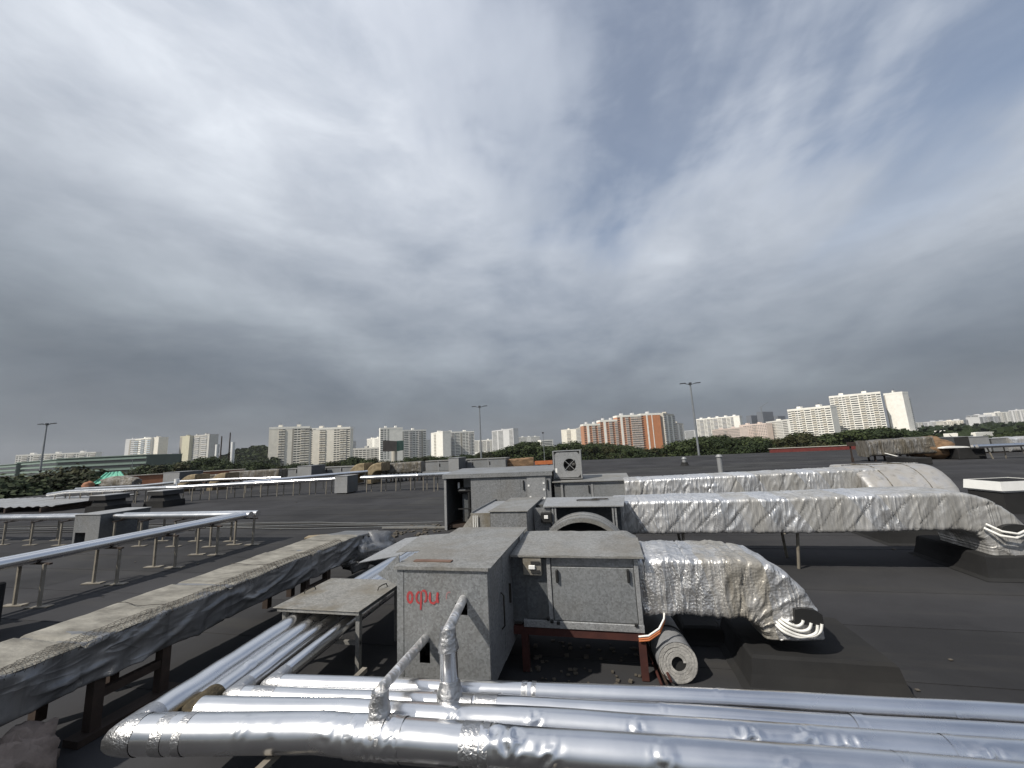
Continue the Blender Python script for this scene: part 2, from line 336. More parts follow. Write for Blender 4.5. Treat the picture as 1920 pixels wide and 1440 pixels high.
# ------------------------------------------------------------------ sweeps for lagged ducts
def rprof(n, rad):                                        # rounded square profile in [-.5,.5]
    pts = []
    for i in range(n):
        t = i/n*4; sd = int(t); u = t-sd
        p = [Vector((-.5+u, -.5)), Vector((.5, -.5+u)), Vector((.5-u, .5)), Vector((-.5, .5-u))][sd]
        q = Vector((max(-.5+rad, min(.5-rad, p.x)), max(-.5+rad, min(.5-rad, p.y)))); d = p-q
        if d.length > 1e-6: p = q+d.normalized()*rad
        pts.append(p)
    return pts
def sweep(mb, frames, n=56, rad=.14, disp=None, caps=True, closed=True):
    pr = rprof(n, rad); vs = []; s = 0
    for i, (c, a, b, wd, ht) in enumerate(frames):
        if i: s += (c-frames[i-1][0]).length
        for j, p in enumerate(pr):
            o = a*(p.x*wd)+b*(p.y*ht); q = c+o
            if disp: q = q+o.normalized()*disp(s, p.x, p.y, q)
            vs.append(q)
    k = len(frames)
    mb.add(vs, [(i*n+j, (i+1)*n+j, (i+1)*n+(j+1) % n, i*n+(j+1) % n) for i in range(k-1) for j in range(n)], True)
    if caps: mb.add(vs[:n], [tuple(range(n))]); mb.add(vs[-n:], [tuple(range(n))])
    return mb
def nz3(x, y, z): return noise.noise(Vector((x, y, z)))
def wrap(seed, lap=.34, skew=.35, A=.012, B=.016, C=.010):
    def d(s, u, v, q):
        ph = (s+skew*(.5-v)*.9+.05*nz3(s*1.3, v*2, seed+9))/lap; fr = ph-math.floor(ph)
        bulge = (fr**.5-.6)*C + (-.010 if fr < .05 else 0)
        gate = .35+.65*max(0, min(1, .5+1.4*nz3(s*1.7, v*.6, seed+21)))
        r = (1-abs(nz3(s*8+skew*(.5-v)*5+.5*nz3(s*2, v*2, seed), v*1.1, seed+3)))**7
        r2 = (1-abs(nz3(s*17+skew*(.5-v)*9+1.2*nz3(s*3, v*3, seed), v*2.0, seed+7)))**7
        return bulge + A*nz3(s*1.6, u*2+v*1.5, seed) + gate*(B*(r-.2) + B*.45*(r2-.2))
    return d
def path_frames(pts, side, wd, ht, step=.025, ease=None):
    pts = [Vector(p) for p in pts]; out = []; L = 0
    for i in range(len(pts)-1):
        n = max(1, int((pts[i+1]-pts[i]).length/step))
        for j in range(n): out.append(pts[i].lerp(pts[i+1], j/n))
    out.append(pts[-1]); fr = []
    side = Vector(side)
    for i, p in enumerate(out):
        tg = (out[min(i+1, len(out)-1)]-out[max(i-1, 0)]).normalized()
        up = tg.cross(side).normalized()
        if up.z < -.2: up = -up
        fr.append((p, side, up, wd, ht))
    return fr
def elbow_down(start, direction, rad, drop, n=14):         # horizontal run bending straight down
    d = Vector(direction).normalized(); c = Vector(start); pts = []
    for i in range(n+1):
        a = i/n*math.pi/2; pts.append(c+d*(rad*math.sin(a))-Vector((0, 0, 1))*(rad*(1-math.cos(a))))
    pts.append(pts[-1]-Vector((0, 0, drop))); return pts
def up_frames(fr):                                        # keep a continuous "up" through the elbow
    out = []; prev = None
    for i, (p, s, u, wd, ht) in enumerate(fr):
        nx = fr[min(i+1, len(fr)-1)][0]; pv = fr[max(i-1, 0)][0]; tg = (nx-pv).normalized()
        u = tg.cross(s).normalized()
        if prev is None:
            if u.z < 0: u = -u
        elif u.dot(prev) < 0: u = -u
        prev = u; out.append((p, s, u, wd, ht))
    return out
# ------------------------------------------------------------------ the four lagged pipes in the foreground
PX = [-1.9, -.65, .75, 2.2, 4.6]
PY = {'A': [2.575, 2.69, 2.80, 2.866, 2.94], 'B': [2.435, 2.545, 2.62, 2.70, 2.78], 'C': [2.30, 2.396, 2.47, 2.52, 2.57], 'D': [2.125, 2.185, 2.268, 2.322, 2.366]}
PR = {'A': .058, 'B': .058, 'C': .076, 'D': .096}; CX = {'A': -2.40, 'B': -2.56, 'C': -2.64, 'D': -2.80}; FX = {'A': -2.46, 'B': -2.65, 'C': -2.80, 'D': -2.98}; SL = {'A': .09, 'B': .09, 'C': .13, 'D': .17}
PZ = .45
def lerp_tab(xs, ys, x):
    for i in range(len(xs)-1):
        if x <= xs[i+1] or i == len(xs)-2: 
            t = (x-xs[i])/(xs[i+1]-xs[i]); t2 = t
            return ys[i]+(ys[i+1]-ys[i])*t2
def smooth_tab(xs, ys, x): return sum(lerp_tab(xs, ys, x+d)*w_ for d, w_ in ((-.35, .2), (-.15, .2), (0, .2), (.15, .2), (.35, .2)))
def dents(lst, seed):                                      # lst: (distance, angle, depth, width)
    def md(s, t, p):
        k = 1+.012*nz3(s*3.1, math.cos(t)*1.1, seed+math.sin(t))+.006*nz3(s*12, math.cos(t)*2.5, seed+math.sin(t)*2)
        for (d, a, dep, wd) in lst:
            ds = (s-d)/wd
            if abs(ds) > 2.6: continue
            ac = -2.55+.55*(a+.7); da = math.atan2(math.sin(t-ac), math.cos(t-ac))/.62
            e = math.exp(-da*da)
            tri = 1-2.6*abs(nz3(ds*1.15+d*7.3, da*1.2+ds*.4, d*3.1)); k += e*dep*1.15*tri*math.exp(-ds*ds*.9)
        return k
    return md
def band(path_pt, tang, r, ln, mt, parent, seed=0, name='tape_band'):
    tang = Vector(tang).normalized(); p = Vector(path_pt)
    pts = [p+tang*(ln*(i/8-.5)) for i in range(9)]
    return MB().tube(pts, r*1.025, 24, False, lambda s, t, q: 1+.02*nz3(s*40, t*3, seed)+.012*nz3(s*90, t*8, seed+4)).build(name, mt, parent)
PIPES = {}
LBL = {'A': 'foil-lagged pipe of the four, closest to the speckled cabinet', 'B': 'foil-lagged pipe with an upright taped branch rising into the cabinet',
       'C': 'foil-lagged pipe with a torn open end showing brown wool', 'D': 'thickest foil-lagged pipe, with a slanting branch up into the cabinet'}
for kx in 'ABCD':
    r = PR[kx]; pts = []
    yc = smooth_tab(PX, PY[kx], CX[kx]); yc = PY[kx][0]-.09*(PX[0]-CX[kx])
    pts = []
    X = 4.6
    while X > CX[kx]+.02:
        Yv = smooth_tab(PX, PY[kx], X) if X > -1.7 else (smooth_tab(PX, PY[kx], -1.7)+(X+1.7)*SL[kx])
        z = PZ+.006*nz3(X*1.3, 2, ord(kx)) + (r-.074)*.6
        pts.append(Vector((X, Yv, z))); X -= .0125
    last = pts[-1]; cpt = Vector((CX[kx], last.y, last.z))
    root = thing('lagged_pipe', LBL[kx], 'pipe', (0, last.y, 0), 'foil-lagged heating pipes beside the speckled cabinet'); PIPES[kx] = root
    far = Vector((FX[kx], 3.45, PZ)); end = Vector((FX[kx]-.04, 6.2, PZ+.02))
    leg = []
    n1 = int((far-cpt).length/.02)
    for i in range(1, n1): leg.append(cpt.lerp(far, i/n1)+Vector((0, 0, .004*nz3(i*.12, 3, ord(kx)))))
    n2 = 40
    for i in range(n2+1): leg.append(far.lerp(end, i/n2))
    L0 = 4.6-CX[kx]
    sc_ = {'A': [(4.05, 1.2, .06, .03), (5.2, .9, .05, .03)], 'B': [(4.4, 1.0, .05, .03), (5.6, 2.2, .06, .03)], 'C': [(3.55, -.75, .16, .07), (3.72, .2, .12, .06), (4.0, -.75, .16, .06), (3.0, -.8, .16, .07), (4.55, -.8, .13, .04), (5.1, -.6, .12, .04), (5.55, -.6, .14, .05), (2.6, -.8, .08, .05)],
           'D': [(6.05, -.35, .13, .06), (6.2, -.5, .10, .05), (6.7, -.4, .10, .04), (6.52, -.6, .06, .03), (5.82, -.7, .08, .05), (5.18, -.3, .16, .07), (5.28, .4, .12, .06), (4.45, -.6, .10, .05), (3.9, -.7, .09, .05), (3.4, -.6, .08, .05), (5.0, -.9, .10, .06)]}[kx]
    if kx == 'C':
        MB().tube(pts, r, 40, True, dents(sc_, 3)).build('pipe_run', M['foil'], root)
        MB().tube([Vector((CX[kx]+.10, last.y+.002, PZ)), Vector((CX[kx]-.02, last.y+.02, PZ)), Vector((CX[kx]-.03, last.y+.14, PZ))], r*.93, 24, True, lambda s, t, p: 1+.12*nz3(s*30, t*2, 5)).build('mineral_wool', M['wool'], root, label='bare brown mineral wool at the corner')
        MB().tube(leg[6:], r, 28, True, dents([(.25, 1.2, .12, .05), (.5, 1.0, .08, .05)], 8)).build('pipe_leg', M['foil'], root)
    else:
        MB().tube(pts+[cpt]+leg, r, 40, True, dents(sc_, ord(kx))).build('pipe_run', M['foil'], root)
        tg = (leg[1]-leg[0]).normalized()
        cm = MB().tube([pts[-5], pts[-3], pts[-1], cpt, leg[0], leg[2], leg[5]], r*1.03, 28, False, lambda s, t, p: 1+.025*nz3(s*45, t*3, 2)+.02*nz3(s*90, t*7, 2)); cm.build('corner_tape', M['tape'], root)
    def pipe_at(kx_, X):
        Yv = smooth_tab(PX, PY[kx_], X) if X > -1.7 else (smooth_tab(PX, PY[kx_], -1.7)+(X+1.7)*SL[kx_])
        return Vector((X, Yv, PZ+(PR[kx_]-.074)*.6))
    for X, ln, ty in {'A': [(-.62, .035, 'tape'), (-.56, .03, 'tape'), (1.75, .06, 'foil')], 'B': [(-.83, .14, 'tape'), (-2.33, .16, 'tape'), (1.2, .06, 'foil')], 'C': [(-1.45, .05, 'foil'), (1.5, .05, 'foil')], 'D': [(-2.58, .07, 'tape'), (-2.46, .05, 'tape'), (-.80, .10, 'tape'), (-.72, .04, 'tape'), (1.2, .07, 'foil')]}[kx]:
        band(pipe_at(kx, X), (1, .06 if X > -1.7 else SL[kx], 0), r, ln, M[ty], root, X)
# branches that rise into the speckled cabinet
b0 = pipe_at('D', -1.345); h1 = Vector((-1.47, 3.06, .565))
p0 = b0+Vector((0, .02, .05)); p1 = b0+Vector((-.005, .04, .21))
bd = PIPES['D']
nn = 14
br = MB().tube([p0.lerp(p1, i/26) for i in range(27)], lambda s: .064-.10*min(s, .16), 30, True, lambda s, t, p: 1+.12*nz3(p.x*22, p.y*22, p.z*22)+.10*nz3(p.x*55, p.y*55, p.z*55)).build('branch_collar', M['tape'], bd)
br = MB().tube([p1.lerp(h1, i/nn) for i in range(nn+1)], .031, 20, True, dents([], 6)).build('branch_pipe', M['foil_duct'], bd, label='dull grey branch slanting into the lower hole')
MB().tube([b0+Vector((-.15+.008*i, (-.15+.008*i)*.06, 0)) for i in range(40)], PR['D']*1.035, 44, False, lambda s, t, p: 1+.05*abs(nz3(p.x*14, p.y*9, p.z*9))+.05*(1-abs(nz3(p.x*20, p.y*12, p.z*12)))**5-.02).build('crumpled_wrap', M['foil'], bd)
MB().tube([b0+Vector((-.04+.02*i, .005, .005)) for i in range(6)], PR['D']*1.05, 28, False, lambda s, t, p: 1+.04*nz3(s*50, t*5, 3)).build('corner_tape', M['tape'], bd)
c0 = pipe_at('B', -1.06); e1 = Vector((c0.x-.02, c0.y+.03, .865)); h2 = Vector((-1.155, 3.08, .885))
bb = PIPES['B']
vpts = [c0+(e1-c0)*(i/20)*.78 for i in range(2, 21)]
MB().tube(vpts, .058, 24, True, dents([(.1, -1, .08, .04), (.25, 2, .05, .05)], 11)).build('branch_pipe', M['foil'], bb)
MB().tube([c0+(e1-c0)*(.70+.30*i/24) for i in range(25)], lambda s: .066-.14*s, 30, True, lambda s, t, p: 1+.10*nz3(p.x*24, p.y*24, p.z*24)+.09*nz3(p.x*60, p.y*60, p.z*60)).build('branch_collar', M['tape'], bb)
MB().tube([e1.lerp(h2, i/nn)+Vector((0, 0, -.02)) for i in range(-1, nn+1)], .033, 20, True, dents([], 16)).build('branch_elbow', M['foil_duct'], bb, label='dull grey branch bending into the upper hole')
MB().tube([c0+Vector((0, 0, -.02+.006*i)) for i in range(28)], lambda s: .100-.26*s, 32, True, lambda s, t, p: 1+.12*nz3(p.x*24, p.y*24, p.z*24)+.09*nz3(p.x*60, p.y*60, p.z*60)).build('collar_tape', M['tape'], bb)
MB().tube([c0+Vector((-.11+.02*i, -.006*abs(i-6)*0, 0)) for i in range(14)], PR['B']*1.06, 26, False, lambda s, t, p: 1+.06*nz3(s*40, t*4, 8)).build('corner_tape', M['tape'], bb)
# trestle under the pipes
def trestle(x, label, y0=1.95, y1=2.95):
    o = thing('pipe_trestle', label, 'trestle', (x, (y0+y1)/2, 0), 'trestles under the foil-lagged pipes')
    zt = PZ-.075
    MB().box((x-.02, y0, zt-.045), (x+.02, y1, zt-.012)).build('crossbar', M['steel_leg'], o)
    for yy in (y0+.03, y1-.25): MB().box((x-.018, yy-.018, .02), (x+.018, yy+.018, zt-.047)).build('leg', M['steel_leg'], o); MB().box((x-.06, yy-.06, .012), (x+.06, yy+.06, .022)).build('foot_plate', M['steel_leg'], o)
    return o
trestle(-1.95, 'steel trestle under the foil-lagged pipes, near their taped corner'); trestle(-.3, 'steel trestle under the foil-lagged pipes, before the speckled cabinet'); trestle(1.6, 'steel trestle under the foil-lagged pipes, before the low black curb')
fb = thing('foil_scrap', 'crumpled foil scraps lying under the thick foil pipe', 'scrap', (-1.0, 2.0, 0))
for i in range(3):
    b = MB(); g_ = 14; vs = []
    for a in range(g_+1):
        for c in range(g_+1):
            u = a/g_-.5; v = c/g_-.5; q = (u*3, v*3, i*7)
            vs.append((-1.35+i*.3+u*.26, 1.98+v*.16, .10+.06*i % .1+.09*nz3(u*5, v*5, i*3)+.05*nz3(u*13, v*13, i)))
    b.add(vs, [(a*(g_+1)+c, a*(g_+1)+c+1, (a+1)*(g_+1)+c+1, (a+1)*(g_+1)+c) for a in range(g_) for c in range(g_)], False).build('foil_piece', M['tape'], fb)
# ------------------------------------------------------------------ cover plate over the pipes
o = thing('cover_table', 'flat weathered steel cover table over the foil-lagged pipes', 'cover', (-2.8, 3.85, 0))
ct = MB(); zt = .60
ct.box((-3.20, 3.33, zt-.004), (-2.27, 4.16, zt), .002).build('top_sheet', M['galv_plate'], o)
MB().box((-3.16, 3.345, zt-.038), (-2.28, 3.357, zt-.006)).build('front_flange', M['galv_lid'], o); MB().box((-2.292, 3.36, zt-.038), (-2.28, 4.15, zt-.006)).build('side_flange', M['galv_dark'], o)
for X, Y in ((-2.33, 3.42), (-3.13, 3.42), (-2.33, 4.1), (-3.13, 4.1)): MB().box((X-.02, Y-.02, .012), (X+.02, Y+.02, zt-.04)).build('leg', M['galv_lid'], o)
MB().beam((-3.15, 3.42, .3), (-2.31, 3.42, .3), .03).build('crossbar', M['galv_lid'], o)
for (X, Y) in ((-2.38, 3.9), (-3.14, 3.75)):
    MB().tube([(X-.02, Y-.06, zt), (X-.01, Y-.055, zt+.03), (X, Y, zt+.035), (X+.01, Y+.055, zt+.03), (X+.02, Y+.06, zt)], .005, 6).build('wire_handle', M['wire'], o)
# ------------------------------------------------------------------ air handling units
def panel_holes(mb, xs, zs, holes, y0, y1):                # wall in the XZ plane with missing cells
    for i in range(len(xs)-1):
        for j in range(len(zs)-1):
            if (i, j) in holes: continue
            mb.box((xs[i], y0, zs[j]), (xs[i+1], y1, zs[j+1]))
    return mb
def ribbon(pts, wd, y):                                    # brush stroke on a wall facing -Y
    mb = MB(); pts = [Vector((p[0], p[1])) for p in pts]; vs = []
    for i, p in enumerate(pts):
        t = (pts[min(i+1, len(pts)-1)]-pts[max(i-1, 0)]).normalized(); nrm = Vector((-t.y, t.x))
        ww = wd*(.75+.5*abs(math.sin(i*1.7)))
        for sg in (-1, 1): q = p+nrm*ww/2*sg; vs.append((q.x, y, q.y))
    mb.add(vs, [(2*i, 2*i+1, 2*i+3, 2*i+2) for i in range(len(pts)-1)]); return mb
# --- unit 1
u1 = thing('air_handling_unit', 'speckled galvanised air handler with red brush lettering and two pipe holes', 'air handler', (-.8, 3.7, 0), 'galvanised air handling units in a row')
X0, X1, Y0, Y1, Z0, Z1 = -1.70, -.94, 3.0, 4.42, .24, 1.10
a1 = ony(787, 1243, 3.0); a2 = ony(806, 1205, 3.0); b1 = ony(854, 1153, 3.0); b2 = ony(876, 1131, 3.0)
xs = [X0+.06, a1.x, a2.x, b1.x, b2.x, X1-.004]; zs = [Z0, a1.z, a2.z, b1.z, b2.z, Z1-.012]
fp = panel_holes(MB(), xs, zs, {(1, 1), (3, 3)}, Y0, Y0+.006).build('front_panel', M['galv_fine'], u1)
MB().box((X0, Y0-.003, Z0), (X0+.056, Y0+.03, Z1-.012)).build('corner_strip', M['galv_fine'], u1)
for (q1, q2) in ((a1, a2), (b1, b2)):                      # dark sheets behind the holes, inner shade put into their colour
    MB().box((q1.x-.03, Y0+.16, q1.z-.03), (q2.x+.03, Y0+.17, q2.z+.03)).build('hole_shade_sheet', M['dark'], u1)
MB().box((X0, Y0+.04, Z0), (X0+.006, Y1, Z1-.012)).build('side_panel', M['galv_fine'], u1)
sd = MB().box((X1-.008, Y0+.004, Z0), (X1, Y0+.42, Z1-.012)).build('side_panel', M['galv'], u1)
MB().box((X1-.008, Y0+.425, Z0), (X1+.004, Y1-.18, Z1-.03)).build('side_door', M['galv'], u1)
MB().box((X1-.008, Y1-.175, Z0), (X1, Y1, Z1-.012)).build('side_panel', M['galv'], u1)
MB().box((X0+.01, Y1-.008, Z0), (X1-.01, Y1, Z1-.012)).build('back_panel', M['galv'], u1)
MB().box((X0+.01, Y0+.04, Z0), (X1-.01, Y1-.01, Z0+.01)).build('floor_panel', M['galv_dark'], u1)
tp = MB(); nx, ny = 12, 18; vs = []
for j in range(ny+1):
    for i in range(nx+1):
        X = X0-.02+(X1+.03-X0+.02)*i/nx; Y = Y0-.02+(Y1-Y0+.05)*j/ny
        vs.append((X, Y, Z1+.006*nz3(X*2, Y*2, 3)+.004*nz3(X*6, Y*6, 1)))
tp.add(vs, [(j*(nx+1)+i, j*(nx+1)+i+1, (j+1)*(nx+1)+i+1, (j+1)*(nx+1)+i) for j in range(ny) for i in range(nx)], True)
tp.box((X0-.02, Y0-.022, Z1-.024), (X1+.012, Y0-.018, Z1-.001)).box((X1+.008, Y0-.02, Z1-.024), (X1+.012, Y1+.02, Z1-.001))
tp.build('roof_sheet', M['galv_lid'], u1)
MB().box((X0+.09, Y0+.10, Z1+.002), (X0+.42, Y0+.15, Z1+.009)).build('rust_stain_strip', M['stain'], u1)
# ajar end sheet and handles on the shaded side
MB().beam((X1+.012, Y0+.62, .78), (X1+.012, Y0+.62, .62), .02, .012).build('handle', M['wire'], u1)
MB().tube([(X1+.004, Y0+.34, .80), (X1+.03, Y0+.33, .78), (X1+.03, Y0+.33, .55), (X1+.004, Y0+.34, .52)], .006, 6).build('handle', M['wire'], u1)
MB().add([(X1+.01, Y1-.30, Z1-.02), (X1+.012, Y1-.12, Z1-.02), (X1+.10, Y1-.36, .36), (X1+.03, Y1-.5, .45)], [(0, 1, 2, 3)]).add([(X1+.014, Y1-.30, Z1-.02), (X1+.016, Y1-.12, Z1-.02), (X1+.104, Y1-.36, .36), (X1+.034, Y1-.5, .45)], [(0, 1, 2, 3)]).build('loose_sheet', M['galv_light'], u1)
for X in (X0+.03, X1-.03):
    for Y in (Y0+.06, Y1-.06): MB().box((X-.025, Y-.025, .012), (X+.025, Y+.025, Z0)).build('leg', M['rust'], u1)
# brush lettering "офис"
def P2(px, py): q = ony(px, py, Y0); return (q.x, q.z)
yl = Y0-.0025
def arc(cx, cy, rx, ry, a0, a1, n=14): return [P2(cx+rx*math.cos(R(a0+(a1-a0)*i/n)), cy+ry*math.sin(R(a0+(a1-a0)*i/n))) for i in range(n+1)]
lt = ribbon(arc(769, 1120, 4.5, 9.5, -10, -365, 22), .018, yl)
for pts in (arc(786, 1120, 5, 10, 80, 280), arc(795, 1118, 5, 11, 240, 440), [P2(790, 1108), P2(790, 1125), P2(789, 1143)]):
    t2 = ribbon(pts, .015, yl-.0012); yl -= .0004; lt.add(t2.v, t2.f)
for pts in ([P2(807, 1110), P2(806, 1122), P2(808, 1129), P2(813, 1131), P2(819, 1127), P2(821, 1112)], [P2(821, 1110), P2(820, 1122), P2(822, 1130)]):
    t2 = ribbon(pts, .017, yl-.0016); yl -= .0004; lt.add(t2.v, t2.f)
lt.build('brush_lettering', M['red'], u1, label='red brush letters reading офис')
ribbon(arc(842, 1120, 5, 10, -60, -200), .008, Y0-.0025).build('faded_lettering', M['red_faint'], u1)
# fan section
S0, S1, SY, SZ0, SZ1 = -.935, .215, 3.72, .415, .985
MB().box((S0, SY+.02, SZ0), (S1-.02, 4.45, SZ1-.005)).build('section_body', M['galv_dark'], u1)
dpx0 = ony(1036, 1100, SY).x
MB().box((S0+.14, SY+.002, SZ0+.04), (dpx0-.045, SY+.022, SZ1-.02)).build('side_panel', M['galv_dark'], u1)
d_ = MB().box((dpx0, SY-.004, SZ0+.035), (S1-.045, SY+.022, SZ1-.085), .004).build('access_door', M['galv_fine'], u1)
MB().box((dpx0, SY+.004, SZ1-.08), (S1-.045, SY+.023, SZ1-.006)).build('header_panel', M['galv'], u1)
for px in (1045, 1178):
    q = ony(px, 1080, SY); MB().box((q.x-.012, SY-.035, q.z-.05), (q.x+.012, SY-.006, q.z+.06), .006).build('door_handle', M['black'], d_)
for x_ in (dpx0-.045, S1-.042): MB().box((x_, SY-.012, SZ0), (x_+.038, SY+.024, SZ1-.004), .003).build('corner_post', M['galv_light'], u1)
MB().box((S0+.1, SY-.014, SZ0-.03), (S1, SY+.02, SZ0+.03), .003).build('bottom_rail', M['galv_light'], u1)
for px, py in ((1035, 1165), (1047, 1168), (1193, 1172), (1028, 1160)):
    q = ony(px, py, SY-.02); MB().box((q.x-.014, SY-.03, q.z-.014), (q.x+.014, SY-.013, q.z+.014), .004).build('clamp', M['black'], u1)
q = ony(998, 1063, SY-.05)
eb = MB().box((q.x-.085, SY-.06, q.z-.07), (q.x+.085, SY-.01, q.z+.075), .004).build('switch_box', M['galv_plate'], u1)
MB().box((q.x-.03, SY-.078, q.z-.015), (q.x+.03, SY-.061, q.z+.02), .004).build('rotary_switch', M['white'], eb)
for dz in (.04, -.035): MB().box((q.x-.01, SY-.072, q.z+dz-.012), (q.x+.07, SY-.061, q.z+dz+.012)).build('terminal', M['dark'], eb)
lid = MB(); vs = []; nx, ny = 26, 14
for j in range(ny+1):
    for i in range(nx+1):
        X = S0+.01+(S1+.045-S0-.01)*i/nx; Y = 3.655+.80*j/ny; vs.append((X, Y, 1.012+.045*j/ny+.006*nz3(X*5, Y*4, 2)+.004*nz3(X*11, Y*9, 4)-(.05*max(0, (X-S1+.05)/.1) if j > 10 else 0)))
lid.add(vs, [(j*(nx+1)+i, j*(nx+1)+i+1, (j+1)*(nx+1)+i+1, (j+1)*(nx+1)+i) for j in range(ny) for i in range(nx)], True)
lid.box((S0+.01, 3.652, .997), (S1+.045, 3.656, 1.012)); lid.build('section_lid', M['galv_lid'], u1)
for X in (S0+.1, S1-.03):
    MB().box((X-.03, SY-.005, .012), (X+.03, SY+.055, SZ0-.031)).build('leg', M['rust'], u1)
MB().box((S0, SY+.0, SZ0-.10), (S1, SY+.05, SZ0-.035)).build('base_frame', M['rust'], u1)
MB().box((S0, 4.38, SZ0-.10), (S1, 4.43, SZ0-.035)).build('base_frame', M['rust'], u1)
# orange and white cables at the frame corner
cb = thing('cable_bundle', 'white and orange cables hanging at the unit corner beside the grey roll', 'cable', (.3, 3.75, 0))
for i, (mt_, dz) in enumerate((('whitepl', 0), ('orange', -.02), ('orange', -.035))):
    MB().tube([(.16, 3.70, .36+dz), (.24, 3.68, .38+dz), (.33, 3.68, .44+dz), (.38, 3.72, .50+dz*.5), (.40, 3.80, .54)], .008, 6).build('cable', M[mt_], cb)
# angled hood sheets left of unit 1
h = thing('sheet_hood', 'loose steel hood sheets leaning against the speckled cabinet', 'hood', (-2.0, 3.6, 0))
def sheet(pts, nm, mt_, par, th=.006):
    b = MB(); n = len(pts); pts = [Vector(p) for p in pts]; nr = (pts[1]-pts[0]).cross(pts[2]-pts[0]).normalized()*th
    b.add(pts+[p+nr for p in pts], [tuple(range(n)), tuple(range(2*n-1, n-1, -1))]+[(i, (i+1) % n, n+(i+1) % n, n+i) for i in range(n)]); return b.build(nm, M[mt_], par)
za = .98
qa = ony(672, 1056, 3.25); 
sheet([onz(672, 1056, .98), onz(752, 1042, 1.0), onz(815, 1003, 1.02), onz(760, 1010, .98)], 'hood_sheet', 'galv_light', h)
sheet([onz(742, 1036, 1.085), onz(795, 1033, 1.09), onz(862, 1000, 1.09), onz(788, 1005, 1.07)], 'hood_sheet', 'galv_lid', h)
sheet([ony(749, 1039, 3.07), ony(709, 1077, 3.16), ony(751, 1101, 3.07)], 'side_flap', 'galv_fine', h)
MB().beam((-1.95, 4.3, .012), (-1.95, 4.3, 1.0), .03).build('prop', M['dsteel'], h)
for i in range(3): MB().beam((-1.72+i*.0, 3.2+i*.12, 1.0), (-1.78, 3.2+i*.12, 1.07), .03).build('lath', M['wood'], h)
for i, X in enumerate((-2.16, -2.06)):                     # pale pipe elbows behind the cover table
    pass
# --- unit 2
u2 = thing('air_handling_unit', 'galvanised air handler with a round fan ring under its lid', 'air handler', (-.9, 6.0, 0), 'galvanised air handling units in a row')
A0, A1, B0, B1, T2 = -1.97, -1.13, 5.56, 6.95, 1.10
MB().box((A0+.3, B0, .25), (A1-.005, B0+.01, T2-.014)).build('front_panel', M['galv'], u2)
MB().box((A0, B0+.004, .25), (A0+.295, B0+.03, T2-.03)).build('side_door', M['galv_plate'], u2)
MB().box((A1-.01, B0+.012, .25), (A1, B1, T2-.014)).build('side_panel', M['galv'], u2); MB().box((A0, B0+.04, .25), (A0+.01, B1, T2-.014)).build('side_panel', M['galv'], u2)
MB().box((A0+.012, B1-.01, .25), (A1-.012, B1, T2-.014)).build('back_panel', M['galv'], u2)
MB().box((A0+.28, B0-.02, T2-.013), (A1+.02, B1+.02, T2), .003).build('roof_sheet', M['galv_lid'], u2)
MB().box((A0-.02, B0+.05, T2-.05), (A0+.275, B1-.1, T2-.04), .003).build('roof_sheet', M['galv_light'], u2)
for zz in (0,): MB().box((A0+.12, B0-.012, .72), (A0+.15, B0+.002, .88), .004).build('door_handle', M['black'], u2)
sheet([(A0, B0+.03, .45), (A0, B0+.03, 1.03), (A0-.02, B0+.5, 1.05), (A0-.42, B0+.15, .55)], 'side_flap', 'galv_plate', u2)
for i in range(3): MB().cyl((A0+.05+.03*i, B0-.02, .66), (A0+.05+.03*i, B0-.02, 1.04), .009, 8).build('conduit', M['whitepl'], u2)
MB().box((A0+.02, B0-.05, .58), (A0+.14, B0-.004, .66), .006).build('junction_box', M['orange'], u2)
# section with lid, motor switch and fan ring
MB().box((A1+.01, 6.36, .3), (.18, 7.0, 1.06)).build('section_body', M['galv_dark'], u2)
l2 = MB(); l2.add([(A1+.17, 5.98, 1.075), (.22, 5.98, 1.07), (.27, 6.62, 1.115), (A1+.14, 6.62, 1.12), (A1+.17, 5.98, 1.09), (.22, 5.98, 1.085), (.27, 6.62, 1.13), (A1+.14, 6.62, 1.135)], [(0, 1, 2, 3), (4, 5, 6, 7), (0, 1, 5, 4), (1, 2, 6, 5), (2, 3, 7, 6), (3, 0, 4, 7)]); l2.build('section_lid', M['galv_light'], u2)
for X in (-.82, -.78, .06, .10): MB().box((X-.012, 6.0, .3), (X+.012, 6.03, 1.07)).build('corner_post', M['galv_light'], u2)
MB().box((A1+.02, 6.02, .3), (-.86, 6.05, 1.06)).build('side_panel', M['galv'], u2)
sw = MB().box((-1.0, 5.95, .86), (-.83, 6.015, 1.0), .006).build('switch_box', M['black'], u2); MB().box((-.945, 5.935, .915), (-.885, 5.949, .965), .004).build('rotary_switch', M['white'], sw)
rg = MB(); cx, cz, rr = -.36, .44, .60; n = 56
for (ra, rb_, ya, yb) in ((rr, rr, 5.28, 5.72), (rr-.05, rr-.05, 5.28, 5.72)):
    vs = [(cx+ra*math.cos(2*math.pi*i/n), yy, cz+ra*math.sin(2*math.pi*i/n)) for yy in (ya, yb) for i in range(n)]
    rg.add(vs, [(i, (i+1) % n, n+(i+1) % n, n+i) for i in range(n)], True)
vs = [(cx+ra*math.cos(2*math.pi*i/n), 5.28, cz+ra*math.sin(2*math.pi*i/n)) for ra in (rr-.05, rr) for i in range(n)]; rg.add(vs, [(i, (i+1) % n, n+(i+1) % n, n+i) for i in range(n)])
vs = [(cx+ra*math.cos(2*math.pi*i/n), 5.72, cz+ra*math.sin(2*math.pi*i/n)) for ra in (rr-.05, rr) for i in range(n)]; rg.add(vs, [(i, (i+1) % n, n+(i+1) % n, n+i) for i in range(n)])
rgo = rg.build('fan_ring', M['galv_lid'], u2)
